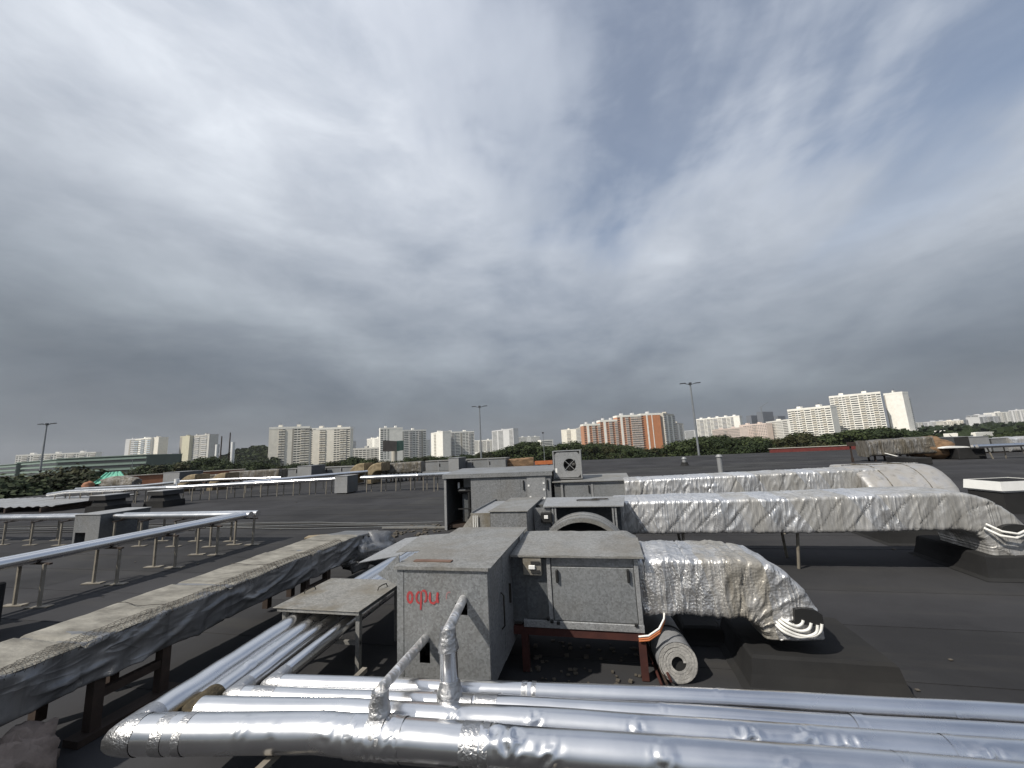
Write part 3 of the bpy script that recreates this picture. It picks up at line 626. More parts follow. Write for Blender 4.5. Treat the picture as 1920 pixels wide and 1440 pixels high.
bp = MB(); n = 40; vs = [(cx+(rr-.05)*math.cos(2*math.pi*i/n), 5.70, cz+(rr-.05)*math.sin(2*math.pi*i/n)) for i in range(n)]; bp.add(vs, [tuple(range(n))]).build('ring_back', M['dark'], rgo)
for yy in (5.3, 5.5, 5.7):
    b = MB(); n = 48; vs = [(cx+ra*math.cos(math.pi*i/n), y_, cz+ra*math.sin(math.pi*i/n)) for ra in (rr+.001, rr+.008) for y_ in (yy-.008, yy+.008) for i in range(n+1)]
    m_ = n+1; b.add(vs, [(2*m_+i, 2*m_+i+1, 3*m_+i+1, 3*m_+i) for i in range(n)]+[(i, i+1, 2*m_+i+1, 2*m_+i) for i in range(n)]+[(m_+i, m_+i+1, 3*m_+i+1, 3*m_+i) for i in range(n)]).build('ring_seam', M['galv'], rgo)
for X, Y in ((A0+.06, B0+.06), (A1-.06, B0+.06), (A1-.06, B1-.06), (.12, 6.42), (.12, 6.92)): MB().box((X-.03, Y-.03, .012), (X+.03, Y+.03, .26 if X < -1 else .3)).build('leg', M['rust'], u2)
wl = MB().tube([(-.30+.11*math.cos(a/16*2*math.pi)*1.6, 6.33+.07*math.sin(a/16*2*math.pi), 1.125) for a in range(17)], .006, 6)
wl.tube([(-.12+.10*math.cos(a/16*2*math.pi)*1.3, 6.37+.06*math.sin(a/16*2*math.pi), 1.13) for a in range(17)], .006, 6); wl.top('wire_coil', M['wire'], 'small loop of dark wire lying on the pale unit lid', 'wire')
# --- unit 3
u3 = thing('air_handling_unit', 'large grey air handler with one open end showing pipework', 'air handler', (-1.8, 10.2, 0), 'galvanised air handling units in a row')
C0, C1, D0, D1, T3 = -4.02, -1.30, 9.5, 10.9, 1.40
MB().box((C0-.03, D0-.02, .012), (C0+.03, D0+.03, T3-.05)).build('corner_post', M['galv_light'], u3)
MB().box((-3.33, D0, .12), (-2.55, D0+.012, T3-.04)).build('front_panel', M['galv'], u3); MB().box((-2.546, D0, .12), (-2.05, D0+.012, T3-.04)).build('front_panel', M['galv'], u3)
dr = MB().box((-1.88, D0-.02, .62), (-1.42, D0+.012, T3-.10), .004).build('access_door', M['galv_light'], u3)
MB().box((-2.046, D0+.002, .12), (C1, D0+.012, T3-.04)).build('front_panel', M['galv'], u3)
for X in (-1.97, -1.38): MB().box((X-.012, D0-.035, .95), (X+.012, D0-.001, 1.18), .005).build('door_handle', M['black'], u3)
for X, Z in ((-1.84, 1.05), (-1.81, .78), (-1.47, 1.32), (-1.47, 1.1), (-1.47, .95), (-1.47, .75)): MB().box((X-.022, D0-.03, Z-.022), (X+.022, D0-.021, Z+.022)).build('tape_patch', M['white'], u3)
MB().box((C1-.012, D0+.014, .12), (C1, D1, T3-.04)).build('side_panel', M['galv'], u3); MB().box((C0, D1-.012, .12), (C1-.014, D1, T3-.04)).build('back_panel', M['galv_dark'], u3)
MB().box((-3.34, D0+.014, .12), (-3.325, D1-.02, T3-.04)).build('partition', M['galv_dark'], u3)
MB().box((C0-.02, D0+.04, .012), (C0-.01, D1, T3-.05)).build('side_panel', M['galv_dark'], u3)
MB().box((C0, D0+.1, .05), (C1-.02, D1-.014, .12)).build('base_frame', M['dsteel'], u3)
MB().add([(C0-.06, D0-.05, T3-.035), (C1+.06, D0-.05, T3-.035), (C1+.06, D1+.05, T3+.03), (C0-.06, D1+.05, T3+.03), (C0-.06, D0-.05, T3-.02), (C1+.06, D0-.05, T3-.02), (C1+.06, D1+.05, T3+.045), (C0-.06, D1+.05, T3+.045)], [(0, 1, 2, 3), (4, 5, 6, 7), (0, 1, 5, 4), (1, 2, 6, 5), (2, 3, 7, 6), (3, 0, 4, 7)]).build('roof_sheet', M['galv'], u3)
MB().box((C0-.055, D0-.055, T3-.12), (C1+.05, D0-.05, T3-.036)).build('fascia', M['galv'], u3)
# pump and pipework inside the open end
MB().cyl((-3.75, 9.75, .95), (-3.40, 9.75, .95), .07, 12).build('pump_body', M['black'], u3); MB().cyl((-3.45, 9.7, .2), (-3.45, 9.7, .9), .04, 10).build('riser_pipe', M['black'], u3)
MB().box((-3.72, 9.68, .955), (-3.55, 9.70, .985)).build('handle', M['galv_light'], u3); MB().box((-3.65, 9.85, .99), (-3.42, 9.87, 1.25)).build('gauge_panel', M['galv'], u3); MB().box((-3.70, 9.86, .15), (-3.45, 9.9, .85)).build('inner_panel', M['galv_dark'], u3)
MB().cyl((-3.75, 9.75, 1.0), (-3.75, 9.75, 1.15), .03, 8).build('valve', M['white'], u3); MB().beam((-3.74, 9.66, .5), (-3.40, 9.66, .5), .03).build('bracket', M['black'], u3)
# second section
E0, E1 = -1.22, .50
MB().box((E0, D0+.02, .12), (E1-.02, 10.85, 1.10)).build('section_body', M['galv_dark'], u3)
MB().box((E0+.25, D0, .2), (-.36, D0+.022, 1.06)).build('section_panel', M['galv_fine'], u3); MB().box((-.30, D0, .2), (E1-.05, D0+.022, 1.06)).build('section_panel', M['galv_fine'], u3)
for X in (E0+.18, -.33, E1-.025): MB().box((X-.025, D0-.012, .12), (X+.025, D0+.024, 1.10)).build('corner_post', M['galv_light'], u3)
MB().box((E0+.2, D0-.014, 1.062), (E1, D0+.02, 1.10)).build('top_rail', M['galv_light'], u3)
MB().box((-.42, D0-.03, .85), (-.39, D0-.001, 1.02), .005).build('door_handle', M['black'], u3)
MB().add([(E0-.04, D0-.06, 1.105), (E1+.05, D0-.06, 1.105), (E1+.05, 10.95, 1.15), (E0-.04, 10.95, 1.15), (E0-.04, D0-.06, 1.12), (E1+.05, D0-.06, 1.12), (E1+.05, 10.95, 1.165), (E0-.04, 10.95, 1.165)], [(0, 1, 2, 3), (4, 5, 6, 7), (0, 1, 5, 4), (1, 2, 6, 5), (2, 3, 7, 6), (3, 0, 4, 7)]).build('section_lid', M['galv_lid'], u3)
# fan box standing on unit 3
fu = thing('fan_unit', 'square grey fan box with a round guarded fan, standing on the large unit', 'fan unit', (-.9, 9.98, 1.13))
f0, f1, fz0, fz1, fy = -1.25, -.55, 1.17, 1.83, 9.78
n = 40; cxx, czz = (f0+f1)/2+.06, (fz0+fz1)/2-.01; rad = .155
fr = MB(); ring = [(cxx+rad*math.cos(2*math.pi*i/n), fy, czz+rad*math.sin(2*math.pi*i/n)) for i in range(n)]
def sq(i):
    a = 2*math.pi*i/n; ca, sa = math.cos(a), math.sin(a); R_ = 1/max(abs(ca)/((f1-f0)/2-.02), abs(sa)/((fz1-fz0)/2-.02)); return ((f0+f1)/2+ca*R_, fy, (fz0+fz1)/2+sa*R_)
outer = [sq(i) for i in range(n)]
fr.add(ring+outer, [(i, (i+1) % n, n+(i+1) % n, n+i) for i in range(n)]); fr.add([(p[0], fy+.10, p[2]) for p in ring]+ring, [(i, (i+1) % n, n+(i+1) % n, n+i) for i in range(n)], True)
fr.build('front_plate', M['galv_light'], fu)
MB().box((f0+.01, fy+.012, fz0), (f0+.022, fy+.42, fz1)).box((f1-.022, fy+.012, fz0), (f1-.01, fy+.42, fz1)).box((f0+.01, fy+.43, fz0), (f1-.01, fy+.44, fz1)).build('casing', M['galv'], fu)
MB().add([(cxx+(rad+.01)*math.cos(2*math.pi*i/n), fy+.11, czz+(rad+.01)*math.sin(2*math.pi*i/n)) for i in range(n)], [tuple(range(n))]).build('fan_well', M['dark'], fu)
for (xx0, zz0, xx1, zz1) in ((f0, fz0, f0+.03, fz1), (f1-.03, fz0, f1, fz1)): MB().box((xx0, fy-.02, zz0), (xx1, fy+.03, zz1)).build('frame_post', M['galv_light'], fu)
for z_ in (fz0-.012, fz1): MB().box((f0-.005, fy-.022, z_), (f1+.005, fy+.45, z_+.014)).build('frame_rail', M['galv_light'], fu)
for s1, s2 in ((-1, 1), (1, 1), (1, -1)):
    X = f1-.035 if s1 > 0 else f0+.035; Z = fz1-.005 if s2 > 0 else fz0+.005
    MB().add([(X, fy-.003, Z), (X-s1*.085, fy-.003, Z), (X, fy-.003, Z-s2*.085)], [(0, 1, 2)]).add([(X, fy-.001, Z), (X-s1*.085, fy-.001, Z), (X, fy-.001, Z-s2*.085)], [(0, 1, 2)]).build('corner_opening', M['dark'], fu)
for a in (45, 135): 
    d = Vector((math.cos(R(a)), 0, math.sin(R(a))))*(rad+.02); c = Vector((cxx, fy-.012, czz)); MB().beam(c-d, c+d, .018, .012).build('guard_bar', M['galv_light'], fu)
hb = MB().cyl((cxx, fy+.0, czz), (cxx, fy+.06, czz), .045, 14).build('hub', M['black'], fu)
for i in range(5):
    a = i*2*math.pi/5; d = Vector((math.cos(a), 0, math.sin(a))); t_ = Vector((-math.sin(a), 0, math.cos(a))); c = Vector((cxx, fy+.05, czz))
    MB().add([c+d*.04-t_*.02, c+d*.04+t_*.03+Vector((0, .03, 0)), c+d*.145+t_*.06+Vector((0, .03, 0)), c+d*.145-t_*.03], [(0, 1, 2, 3)]).build('fan_blade', M['black'], fu)
MB().box((f0+.045, fy-.004, fz0+.14), (f0+.095, fy-.001, fz0+.25)).build('rating_plate', M['white'], fu)
# ------------------------------------------------------------------ foil-wrapped ducts and their curbs
def curb(name, label, x0, x1, y0, y1, z, fl=.08, mt='curb', group='black bitumen roof curbs', seed=1):
    b = MB(); n = 14; rows = [(fl, .012), (fl*.45, .04), (fl*.2, z*.5), (0, z-.02), (-.02, z)]; vs = []
    per = []
    for i in range(n): per.append((x0+(x1-x0)*i/n, y0, 0, -1))
    for i in range(n): per.append((x1, y0+(y1-y0)*i/n, 1, 0))
    for i in range(n): per.append((x1-(x1-x0)*i/n, y1, 0, 1))
    for i in range(n): per.append((x0, y1-(y1-y0)*i/n, -1, 0))
    k = len(per)
    for off, zz in rows:
        for (x, y, nx_, ny_) in per:
            cx = 1 if abs(x-x1) < 1e-6 else (-1 if abs(x-x0) < 1e-6 else 0); cy = 1 if abs(y-y1) < 1e-6 else (-1 if abs(y-y0) < 1e-6 else 0)
            d = .007*nz3(x*5, y*5, zz*6+seed)
            vs.append((x+(cx or nx_)*(off+d), y+(cy or ny_)*(off+d), zz+(.012*nz3(x*4, y*4, seed) if zz > .1 else 0)))
    b.add(vs, [(r*k+i, r*k+(i+1) % k, (r+1)*k+(i+1) % k, (r+1)*k+i) for r in range(len(rows)-1) for i in range(k)], False)
    b.add(vs[-k:], [tuple(range(k))])
    return b.top(name, M[mt], label, 'roof curb', group)
curb('roof_curb', 'low black bitumen curb under the mesh-foil elbow', 1.02, 2.02, 3.74, 4.55, .25, .10, seed=2)
curb('roof_curb', 'black bitumen curb under the long foil duct end', 4.72, 5.95, 6.55, 7.7, .30, .10, seed=5)
curb('roof_curb', 'black bitumen curb beside the grey roll, below the mesh-foil duct', .62, .98, 4.42, 5.0, .16, .05, seed=8)
# duct 1 (mesh foil, bends down into the low curb)
d1 = thing('foil_duct', 'short duct in mesh-pattern foil bending down beside the grey roll', 'duct', (.9, 4.05, .25), 'foil-wrapped ventilation ducts')
pts = [Vector((.20, 4.10, .72)), Vector((.5, 4.08, .745)), Vector((.98, 4.05, .755))]+elbow_down((.99, 4.05, .755), (1, 0, 0), .375, .0)
fr = up_frames(path_frames(pts, (0, 1, 0), .64, .46, .010))
fr = [(c, a, b, w_*(1+.05*math.sin(i*.03)), h_*(1+.06*nz3(i*.025, 1, 2)+.10*max(0, 1-i/50))) for i, (c, a, b, w_, h_) in enumerate(fr)]
MB_ = sweep(MB(), fr, 96, .10, wrap(4, .42, .10, .022, .020, .010)); MB_.build('wrap', M['foil_mesh'], d1)
q = ony(1515, 1152, 3.76)
def patch(pxs, Y, par, th=.05):
    vs = [ony(x_, y_, Y) for x_, y_ in pxs]; n_ = len(vs); MB().add(vs+[v+Vector((0, th, 0)) for v in vs], [tuple(range(n_))]+[(i, (i+1) % n_, n_+(i+1) % n_, n_+i) for i in range(n_)]).build('rubber_patch', M['black'], par)
patch([(1490, 1143), (1503, 1141), (1528, 1144), (1542, 1153), (1546, 1176), (1530, 1174), (1505, 1171), (1490, 1170)], 3.70, d1)
def bez(pts, n=5):
    P = [Vector(p) for p in pts]; out = []
    for i in range(len(P)-1):
        a, b_, c, d = P[max(i-1, 0)], P[i], P[i+1], P[min(i+2, len(P)-1)]
        for j in range(n):
            t_ = j/n; out.append(.5*((2*b_)+(c-a)*t_+(2*a-5*b_+4*c-d)*t_*t_+(3*b_-a-3*c+d)*t_**3))
    out.append(P[-1]); return out
for hp in ([(1448, 1158), (1468, 1177), (1495, 1190), (1522, 1193), (1538, 1184), (1541, 1170)], [(1452, 1156), (1474, 1173), (1498, 1183), (1516, 1180), (1521, 1168)], [(1456, 1153), (1478, 1168), (1493, 1174), (1503, 1170), (1506, 1163)], [(1446, 1161), (1466, 1182), (1490, 1193), (1510, 1194), (1530, 1187), (1533, 1172)]):
    MB().tube(bez([ony(x_, y_, 3.70 if k_ else 3.78) for k_, (x_, y_) in enumerate(hp)]), .011, 8).build('hose', M['whitepl'], d1)
# duct 2 (long)
d2 = thing('foil_duct', 'long foil-wrapped duct on posts running to its own curb', 'duct', (2.5, 7.0, 0), 'foil-wrapped ventilation ducts')
pts = [Vector((.10, 7.02, .80)), Vector((2.6, 7.0, .815)), Vector((4.55, 7.0, .85))]+elbow_down((4.56, 7.0, .85), (1, 0, 0), .52, .14)
fr = up_frames(path_frames(pts, (0, 1, 0), .84, .50, .012))
fr = [(c, a, b, w_, h_*(1+.03*nz3(i*.018, 5, 2))) for i, (c, a, b, w_, h_) in enumerate(fr)]
sweep(MB(), fr, 72, .07, wrap(14, .40, .55, .012, .015, .012)).build('wrap', M['foil_duct'], d2)
for X in (2.68, 1.1):
    for Y in (6.72, 7.3): MB().cyl((X+.08*(Y > 7), Y+.15, .012), (X, Y, .58), .022, 8).build('leg', M['steel_leg'], d2)
    MB().box((X-.03, 6.66, .565), (X+.03, 7.38, .60)).build('cross_bar', M['steel_leg'], d2)
hz = [ony(1845, 990, 6.55), ony(1875, 1004, 6.45), ony(1905, 1009, 6.45), ony(1925, 1000, 6.5), ony(1930, 990, 6.6)]
MB().tube(hz, .016, 8).build('hose', M['whitepl'], d2); MB().tube([p+Vector((.03, 0, .05)) for p in hz], .014, 8).build('hose', M['whitepl'], d2)
e_ = ony(1895, 990, 6.6); pf = MB(); nb = 14
vs = [(e_.x+.16*math.cos(2*math.pi*i/nb), 6.52, e_.z+.06*math.sin(2*math.pi*i/nb)) for i in range(nb)]; pf.add(vs+[(v[0], v[1]+.1, v[2]) for v in vs], [tuple(range(nb))]+[(i, (i+1) % nb, nb+(i+1) % nb, nb+i) for i in range(nb)]).build('rubber_patch', M['black'], d2)
# duct 3 (turns towards the viewer, then down)
d3 = thing('foil_duct', 'foil-wrapped duct behind the long one, turning into a wide smooth elbow', 'duct', (3, 9.4, 0), 'foil-wrapped ventilation ducts')
pts = [Vector((.40, 9.42, .95)), Vector((2.5, 9.42, .99)), Vector((5.2, 9.45, 1.04))]
fr = up_frames(path_frames(pts, (0, 1, 0), .85, .40, .015)); sweep(MB(), fr, 64, .08, wrap(24, .45, .2, .014, .018, .010)).build('wrap', M['foil_duct'], d3)
pts = [Vector((5.45, 9.95, 1.06)), Vector((5.45, 9.5, 1.06))]+elbow_down((5.45, 9.4, 1.06), (0, -1, 0), .62, .4)
fr = up_frames(path_frames(pts, (1, 0, 0), 1.35, .44, .035)); sweep(MB(), fr, 48, .06, wrap(31, 1.2, .1, .010, .006, .006)).build('elbow', M['foil_smooth'], d3)
for off in (-.30, .28): MB().tube([c+a*off+b_*(h_/2+.006) for (c, a, b_, w_, h_) in fr[2:-6:2]], .009, 6).build('seam', M['foil_old'], d3)
for ix in (12, 24): c, a, b_, w_, h_ = fr[ix]; MB().tube([c+a*(w_*(i/10-.5)*.98)+b_*(h_/2+.006+.004*math.sin(i)) for i in range(11)], .010, 6).build('seam', M['foil_old'], d3)
for X in (1.4, 3.4): MB().cyl((X, 9.1, .012), (X, 9.1, .8), .022, 8).build('leg', M['steel_leg'], d3); MB().cyl((X, 9.7, .012), (X, 9.7, .8), .022, 8).build('leg', M['steel_leg'], d3)
curb('roof_curb', 'black bitumen curb under the wide smooth foil elbow', 4.7, 6.2, 8.3, 9.2, .28, .08, seed=9)
# ------------------------------------------------------------------ the grey roll
rl = thing('insulation_roll', 'rolled grey insulation mat lying on the roof beside the red leg', 'roll', (.45, 4.3, 0))
c0_ = Vector((.455, 3.72, .168)); c1_ = Vector((.33, 4.85, .168))
def rollmod(s, t, p): return 1+.02*nz3(s*5, t*1.5, 3)+.012*nz3(s*14, t*3, 2)-(.05 if .28 < s < .30 else 0)
MB().tube([c0_.lerp(c1_, i/40) for i in range(41)], .158, 36, False, rollmod).build('roll_side', M['rollside'], rl)
sp_ = MB(); ax = (c1_-c0_).normalized(); sx = ax.cross(Vector((0, 0, 1))).normalized(); n = 26; vs = []; turns = 5; tot = turns*n
for i in range(tot+1):
    a = 2*math.pi*i/n; r_ = .042+.116*i/tot; r2_ = r_+.116/turns*.94; wv = 1+.05*nz3(a*.5, 3, 1)
    for rr_, dep in ((r_, 0), (r2_, 0)):
        vs.append(c0_+(sx*math.cos(a)+Vector((0, 0, 1))*math.sin(a))*min(rr_*wv, .157)-ax*(.004+.006*nz3(a, 2, 8)))
sp_.add(vs, [(2*i, 2*i+1, 2*i+3, 2*i+2) for i in range(tot)]).build('spiral_end', M['rollend'], rl)
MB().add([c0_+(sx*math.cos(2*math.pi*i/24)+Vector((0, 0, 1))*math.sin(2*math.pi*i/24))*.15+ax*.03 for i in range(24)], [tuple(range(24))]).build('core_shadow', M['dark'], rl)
MB().tube([c0_+ax*.3+(sx*math.cos(2*math.pi*i/24)+Vector((0, 0, 1))*math.sin(2*math.pi*i/24))*.157 for i in range(25)], .008, 6).build('tie_wire', M['black'], rl)
for i in range(3): MB().cyl((.30+.06*i*.6, 3.60, .05+.02*i), (.22+.05*i*.6, 4.5, .06+.02*i), .012, 6).top('steel_rod', M['rust' if i != 1 else 'dsteel'], 'thin steel rod lying beside the grey roll', 'rod', 'thin steel rods beside the roll')
MB().box((.62, 4.8, .03), (1.0, 5.2, .33), .01).top('vent_box', M['galv_light'], 'small pale box lid behind the grey roll', 'box')
# ------------------------------------------------------------------ the long dusty duct on the left
ld = thing('lagged_duct', 'long low duct with dusty top, grey foil sides and chicken wire', 'duct', (-4.2, 3.5, 0))
def side_disp(s, u, v, q):
    r1 = (1-abs(nz3(q.y*2.0-q.z*3.5, q.z*3+q.y*.6, 1)))**7; r2 = (1-abs(nz3(q.y*4-q.z*5+nz3(q.y*2, q.z*4, 3), q.z*5, 7)))**7
    k_ = 1 if u > .3 else .4
    return k_*(.034*(r1-.25)+.012*(r2-.2)+.02*nz3(q.y*1.4, q.z*2, 4)) - (.015 if (q.y % 1.15) < .03 else 0)
ys = [.6+i*.03 for i in range(int((6.25-.6)/.03)+1)]
fr = [(Vector((-4.22-.01*nz3(yy, 0, 0), yy, .555+.02*nz3(yy*.6, 2, 2)+.012*(yy-2)*.8)), Vector((1, 0, 0)), Vector((0, 0, 1)), .72*(1 if yy < 5.7 else 1-.25*(yy-5.7)), .31*(1 if yy < 5.6 else 1-.6*(yy-5.6))) for yy in ys]
sweep(MB(), fr, 88, .025, side_disp).build('side_wrap', M['foil_side'], ld)
tp = MB(); nx = 22; vs = []
for yy in ys:
    for i in range(nx+1):
        u = i/nx; X = -4.60+.75*u+.007*nz3(yy*2.2, 5, i*.1); ed = max(0, (abs(u-.5)-.47)/.03)
        z = .722+.012*(yy-2)*.8+.007*nz3(X*4, yy*3, 1)+.005*nz3(X*12, yy*9, 2)-.014*ed**2 + (-.02 if (yy % 1.15) < .04 else .006*((yy % 1.15)))
        if yy > 5.5: z -= .25*(yy-5.5)**1.5
        vs.append((X, yy, z))
tp.add(vs, [(j*(nx+1)+i, j*(nx+1)+i+1, (j+1)*(nx+1)+i+1, (j+1)*(nx+1)+i) for j in range(len(ys)-1) for i in range(nx)], True); tp.build('top_cover', M['dust_top'], ld)
wm = MB(); cell = .030; yy = 1.2; row = 0
def wp(a, b_):                                             # a: across from the edge, b_: along
    X = -3.835-a; z = .722+.012*(b_-2)*.8+.016
    if a < .02: z -= (.02-a)*2.2; X = -3.835-a*.3
    return Vector((X+.006*nz3(a*20, b_*20, 1), b_+.006*nz3(a*20, b_*20, 5), z+.008*nz3(a*14, b_*9, 4)+(.014*((b_ % 1.15)) if False else 0)))
def wseg(p, q):
    d = (q-p); a = d.cross(Vector((0, 0, 1))).normalized()*.0016; u_ = Vector((0, 0, .0016))
    wm.add([p+a, p-a, p+u_*1.6, q+a, q-a, q+u_*1.6], [(0, 1, 4, 3), (1, 2, 5, 4), (2, 0, 3, 5)])
b_ = 1.0
while b_ < 5.2:
    j = 0
    wd_ = .17+.10*nz3(b_*.9, 0, 0)
    a = 0.0
    while a < wd_:
        o2 = cell*.75 if j % 2 else 0
        h6 = [wp(a, b_+o2), wp(a+cell*.45, b_+o2+cell*.35), wp(a+cell*.9, b_+o2+cell*.35), wp(a, b_+o2+cell*1.5)]
        wseg(h6[0], h6[1]); wseg(h6[1], h6[2]); wseg(wp(a+cell*.45, b_+o2+cell*.35+cell*.8), h6[3]) ; wseg(h6[1], wp(a+cell*.45, b_+o2+cell*.35+cell*.8))
        a += cell*.9; j += 1
    b_ += cell*1.5
wm.build('chicken_wire', M['wire'], ld, kind='stuff')
for k_ in range(4): MB().tube([wp(t_*.7, 1.75+k_*1.15+.02*math.sin(t_*9)) + Vector((0, 0, .006)) for t_ in [i/14 for i in range(15)]], .003, 5).build('tie_wire', M['wire'], ld)
for (Ya, Yb) in ((2.45, 2.92), (4.6, 5.0), (.9, 1.3)):
    for Yv in (Ya, Yb): MB().box((-3.97, Yv-.035, .06), (-3.89, Yv+.035, .42)).build('leg', M['dsteel'], ld); MB().box((-4.55, Yv-.035, .06), (-4.47, Yv+.035, .42)).build('leg', M['dsteel'], ld)
    MB().box((-3.96, Ya+.035, .26), (-3.90, Yb-.035, .32)).build('cross_bar', M['dsteel'], ld); MB().box((-4.0, Ya-.12, .012), (-3.85, Yb+.12, .06)).build('sole_plank', M['dsteel'], ld, label='dark timber plank under the legs')
MB().box((-3.80, 3.02, .02), (-3.68, 3.55, .09), .006, R(8)).top('timber_block', M['wood'], 'short pale timber block on the roof below the dusty duct', 'timber')
# crumpled foil at the far end
def blob(name, c, rx, ry, rz, mt, amp, seed, label, cat, n=30, parent=None, group=None):
    b = MB(); vs = []; m_ = n//2
    for i in range(m_+1):
        th = math.pi*i/m_
        for j in range(n):
            ph = 2*math.pi*j/n; d = Vector((math.sin(th)*math.cos(ph), math.sin(th)*math.sin(ph), math.cos(th)))
            k_ = 1+amp*noise.noise(d*2.2+Vector((seed, 0, 0)))+amp*.7*(1-abs(noise.noise(d*4.5+Vector((0, seed, 0)))))**3
            vs.append(Vector(c)+Vector((d.x*rx, d.y*ry, max(d.z*rz, -rz*.8)))*k_)
    b.add(vs, [(i*n+j, i*n+(j+1) % n, (i+1)*n+(j+1) % n, (i+1)*n+j) for i in range(m_) for j in range(n)], True)
    if parent: return b.build(name, M[mt], parent)
    return b.top(name, M[mt], label, cat, group)
blob('foil_heap', (-3.95, 6.0, .42), .32, .42, .22, 'foil_side', .55, 3.0, None, None, parent=ld)
blob('rubble_bag', (-3.72, 6.5, .17), .26, .30, .22, 'black', .35, 6.0, 'black rubbish bag slumped at the end of the dusty duct', 'bag')
SK_ = onz(22, 1428, .2)
blob('burlap_sack', (SK_.x, SK_.y, .15), .17, .17, .17, 'cloth', .5, 9.0, 'brown burlap sack tied at its neck, on the roof', 'sack')
# dark plenum at the left edge
MB().box((-7.95, 3.0, .012), (-7.36, 3.55, .66), .02).top('dark_box', M['curb'], 'black boxy curb standing beside the twin pipe run', 'roof curb')
# ------------------------------------------------------------------ posts and twin pipe runs
def post(par, x, y, h, tilt=0, w_=.022):
    MB().beam((x, y, .014), (x+tilt, y, h), w_*1.6).build('post', M['steel_leg'], par); MB().box((x-.17, y-.05, .012), (x+.17, y+.05, .024), 0, R(12)).build('base_plate', M['steel_leg'], par)
def twin(par, pts, r, gap, mt='foil', nm='pipe', seed=1, n=14):
    side = []
    for sgn in (-1, 1):
        q = []
        for i, p in enumerate(pts):
            p = Vector(p); a = Vector(pts[max(i-1, 0)]); b_ = Vector(pts[min(i+1, len(pts)-1)]); t_ = (b_-a).normalized(); s_ = t_.cross(Vector((0, 0, 1)))
            q.append(p+s_*sgn*gap/2)
        dens = []
        for i in range(len(q)-1):
            m_ = max(1, int((q[i+1]-q[i]).length/.12)); dens += [q[i].lerp(q[i+1], j/m_) for j in range(m_)]
        dens.append(q[-1])
        MB().tube(dens, r, n, True, lambda s, t, p: 1+.03*nz3(s*2, math.cos(t), seed+math.sin(t))).build(nm, M[mt], par)
r1 = thing('pipe_run', 'twin foil pipes on posts running past the dusty duct', 'pipe run', (-8.6, 6, 0), 'pipe runs on posts across the roof')
zr = .70
twin(r1, [(-8.62, 1.0, zr), (-8.60, 4.0, zr), (-8.58, 7.60, zr-.0), (-8.58, 7.95, zr)], .075, .19, seed=2); MB().tube([(-8.86, 1.0, zr-.06), (-8.84, 5.2, zr-.06)], .045, 10).build('black_sleeve', M['black'], r1)
for i in range(8):
    Y = 1.7+i*.9
    for X in (-8.85, -8.32): post(r1, X+.02*math.sin(i*3), Y+.04*math.cos(i*5), zr-.09, .01*math.sin(i*2))
    MB().box((-8.92, Y-.02, zr-.105), (-8.24, Y+.02, zr-.08)).build('cross_bar', M['dsteel'], r1)
r1b = thing('pipe_run', 'twin foil pipes on posts passing into the grey roof box', 'pipe run', (-12, 7.9, 0), 'pipe runs on posts across the roof')
twin(r1b, [(-8.35, 8.02, zr), (-8.75, 8.02, zr), (-12.9, 8.0, zr)], .075, .20, seed=5); twin(r1b, [(-13.6, 8.0, zr), (-22, 7.9, zr)], .075, .20, seed=6)
for i, X in enumerate((-9.3, -10.4, -11.5, -12.4, -14.3, -15.4, -16.5, -17.6, -18.7)):
    for Y in (7.75, 8.28): post(r1b, X, Y, zr-.085)
    MB().box((X-.02, 7.7, zr-.10), (X+.02, 8.33, zr-.08)).build('cross_bar', M['dsteel'], r1b)
bx = thing('roof_box', 'plain grey steel box with a square opening, straddling the twin pipes', 'box', (-13.3, 8.2, 0))
pb = panel_holes(MB(), [-13.62, -13.55, -13.18, -12.72], [.06, .10, .36, .80], {(1, 1)}, 7.62, 7.63).build('front_panel', M['galv'], bx)
MB().box((-12.73, 7.632, .06), (-12.72, 8.75, .80)).build('side_panel', M['galv_dark'], bx); MB().box((-13.62, 7.632, .06), (-13.61, 8.75, .8)).build('side_panel', M['galv'], bx); MB().box((-13.60, 8.74, .06), (-12.74, 8.75, .80)).build('back_panel', M['galv'], bx)  # right side panel in darker steel, its shade put into the colour
MB().box((-13.64, 7.60, .801), (-12.70, 8.77, .815), .002).build('lid', M['galv_light'], bx)
for X in (-13.58, -12.76): MB().box((X-.02, 7.70, .012), (X+.02, 7.74, .06)).build('foot', M['dsteel'], bx)
# capped vents
def cap_vent(x, y, label):
    o = thing('capped_vent', label, 'vent', (x, y, 0), 'capped black roof vents')
    MB().prism([(x-.62, .012), (x+.62, .012), (x+.57, .30), (x-.57, .30)], y-.5, y+.5).build('curb', M['curb'], o)
    MB().prism([(x-.5, .301), (x+.5, .301), (x+.36, .56), (x-.36, .56)], y-.36, y+.36).build('neck', M['roof_c'], o)
    MB().prism([(x-.52, .561), (x+.52, .561), (x+.46, .74), (x-.46, .74)], y-.46, y+.46).build('cap_rim', M['roof_c'], o)
    MB().box((x-.48, y-.48, .741), (x+.48, y+.48, .78), .01).build('cap_top', M['galv_light'], o)
cap_vent(-22.1, 13.5, 'capped black roof vent beside the corrugated sheet'); cap_vent(-20.8, 14.9, 'capped black roof vent behind the grey roof box')
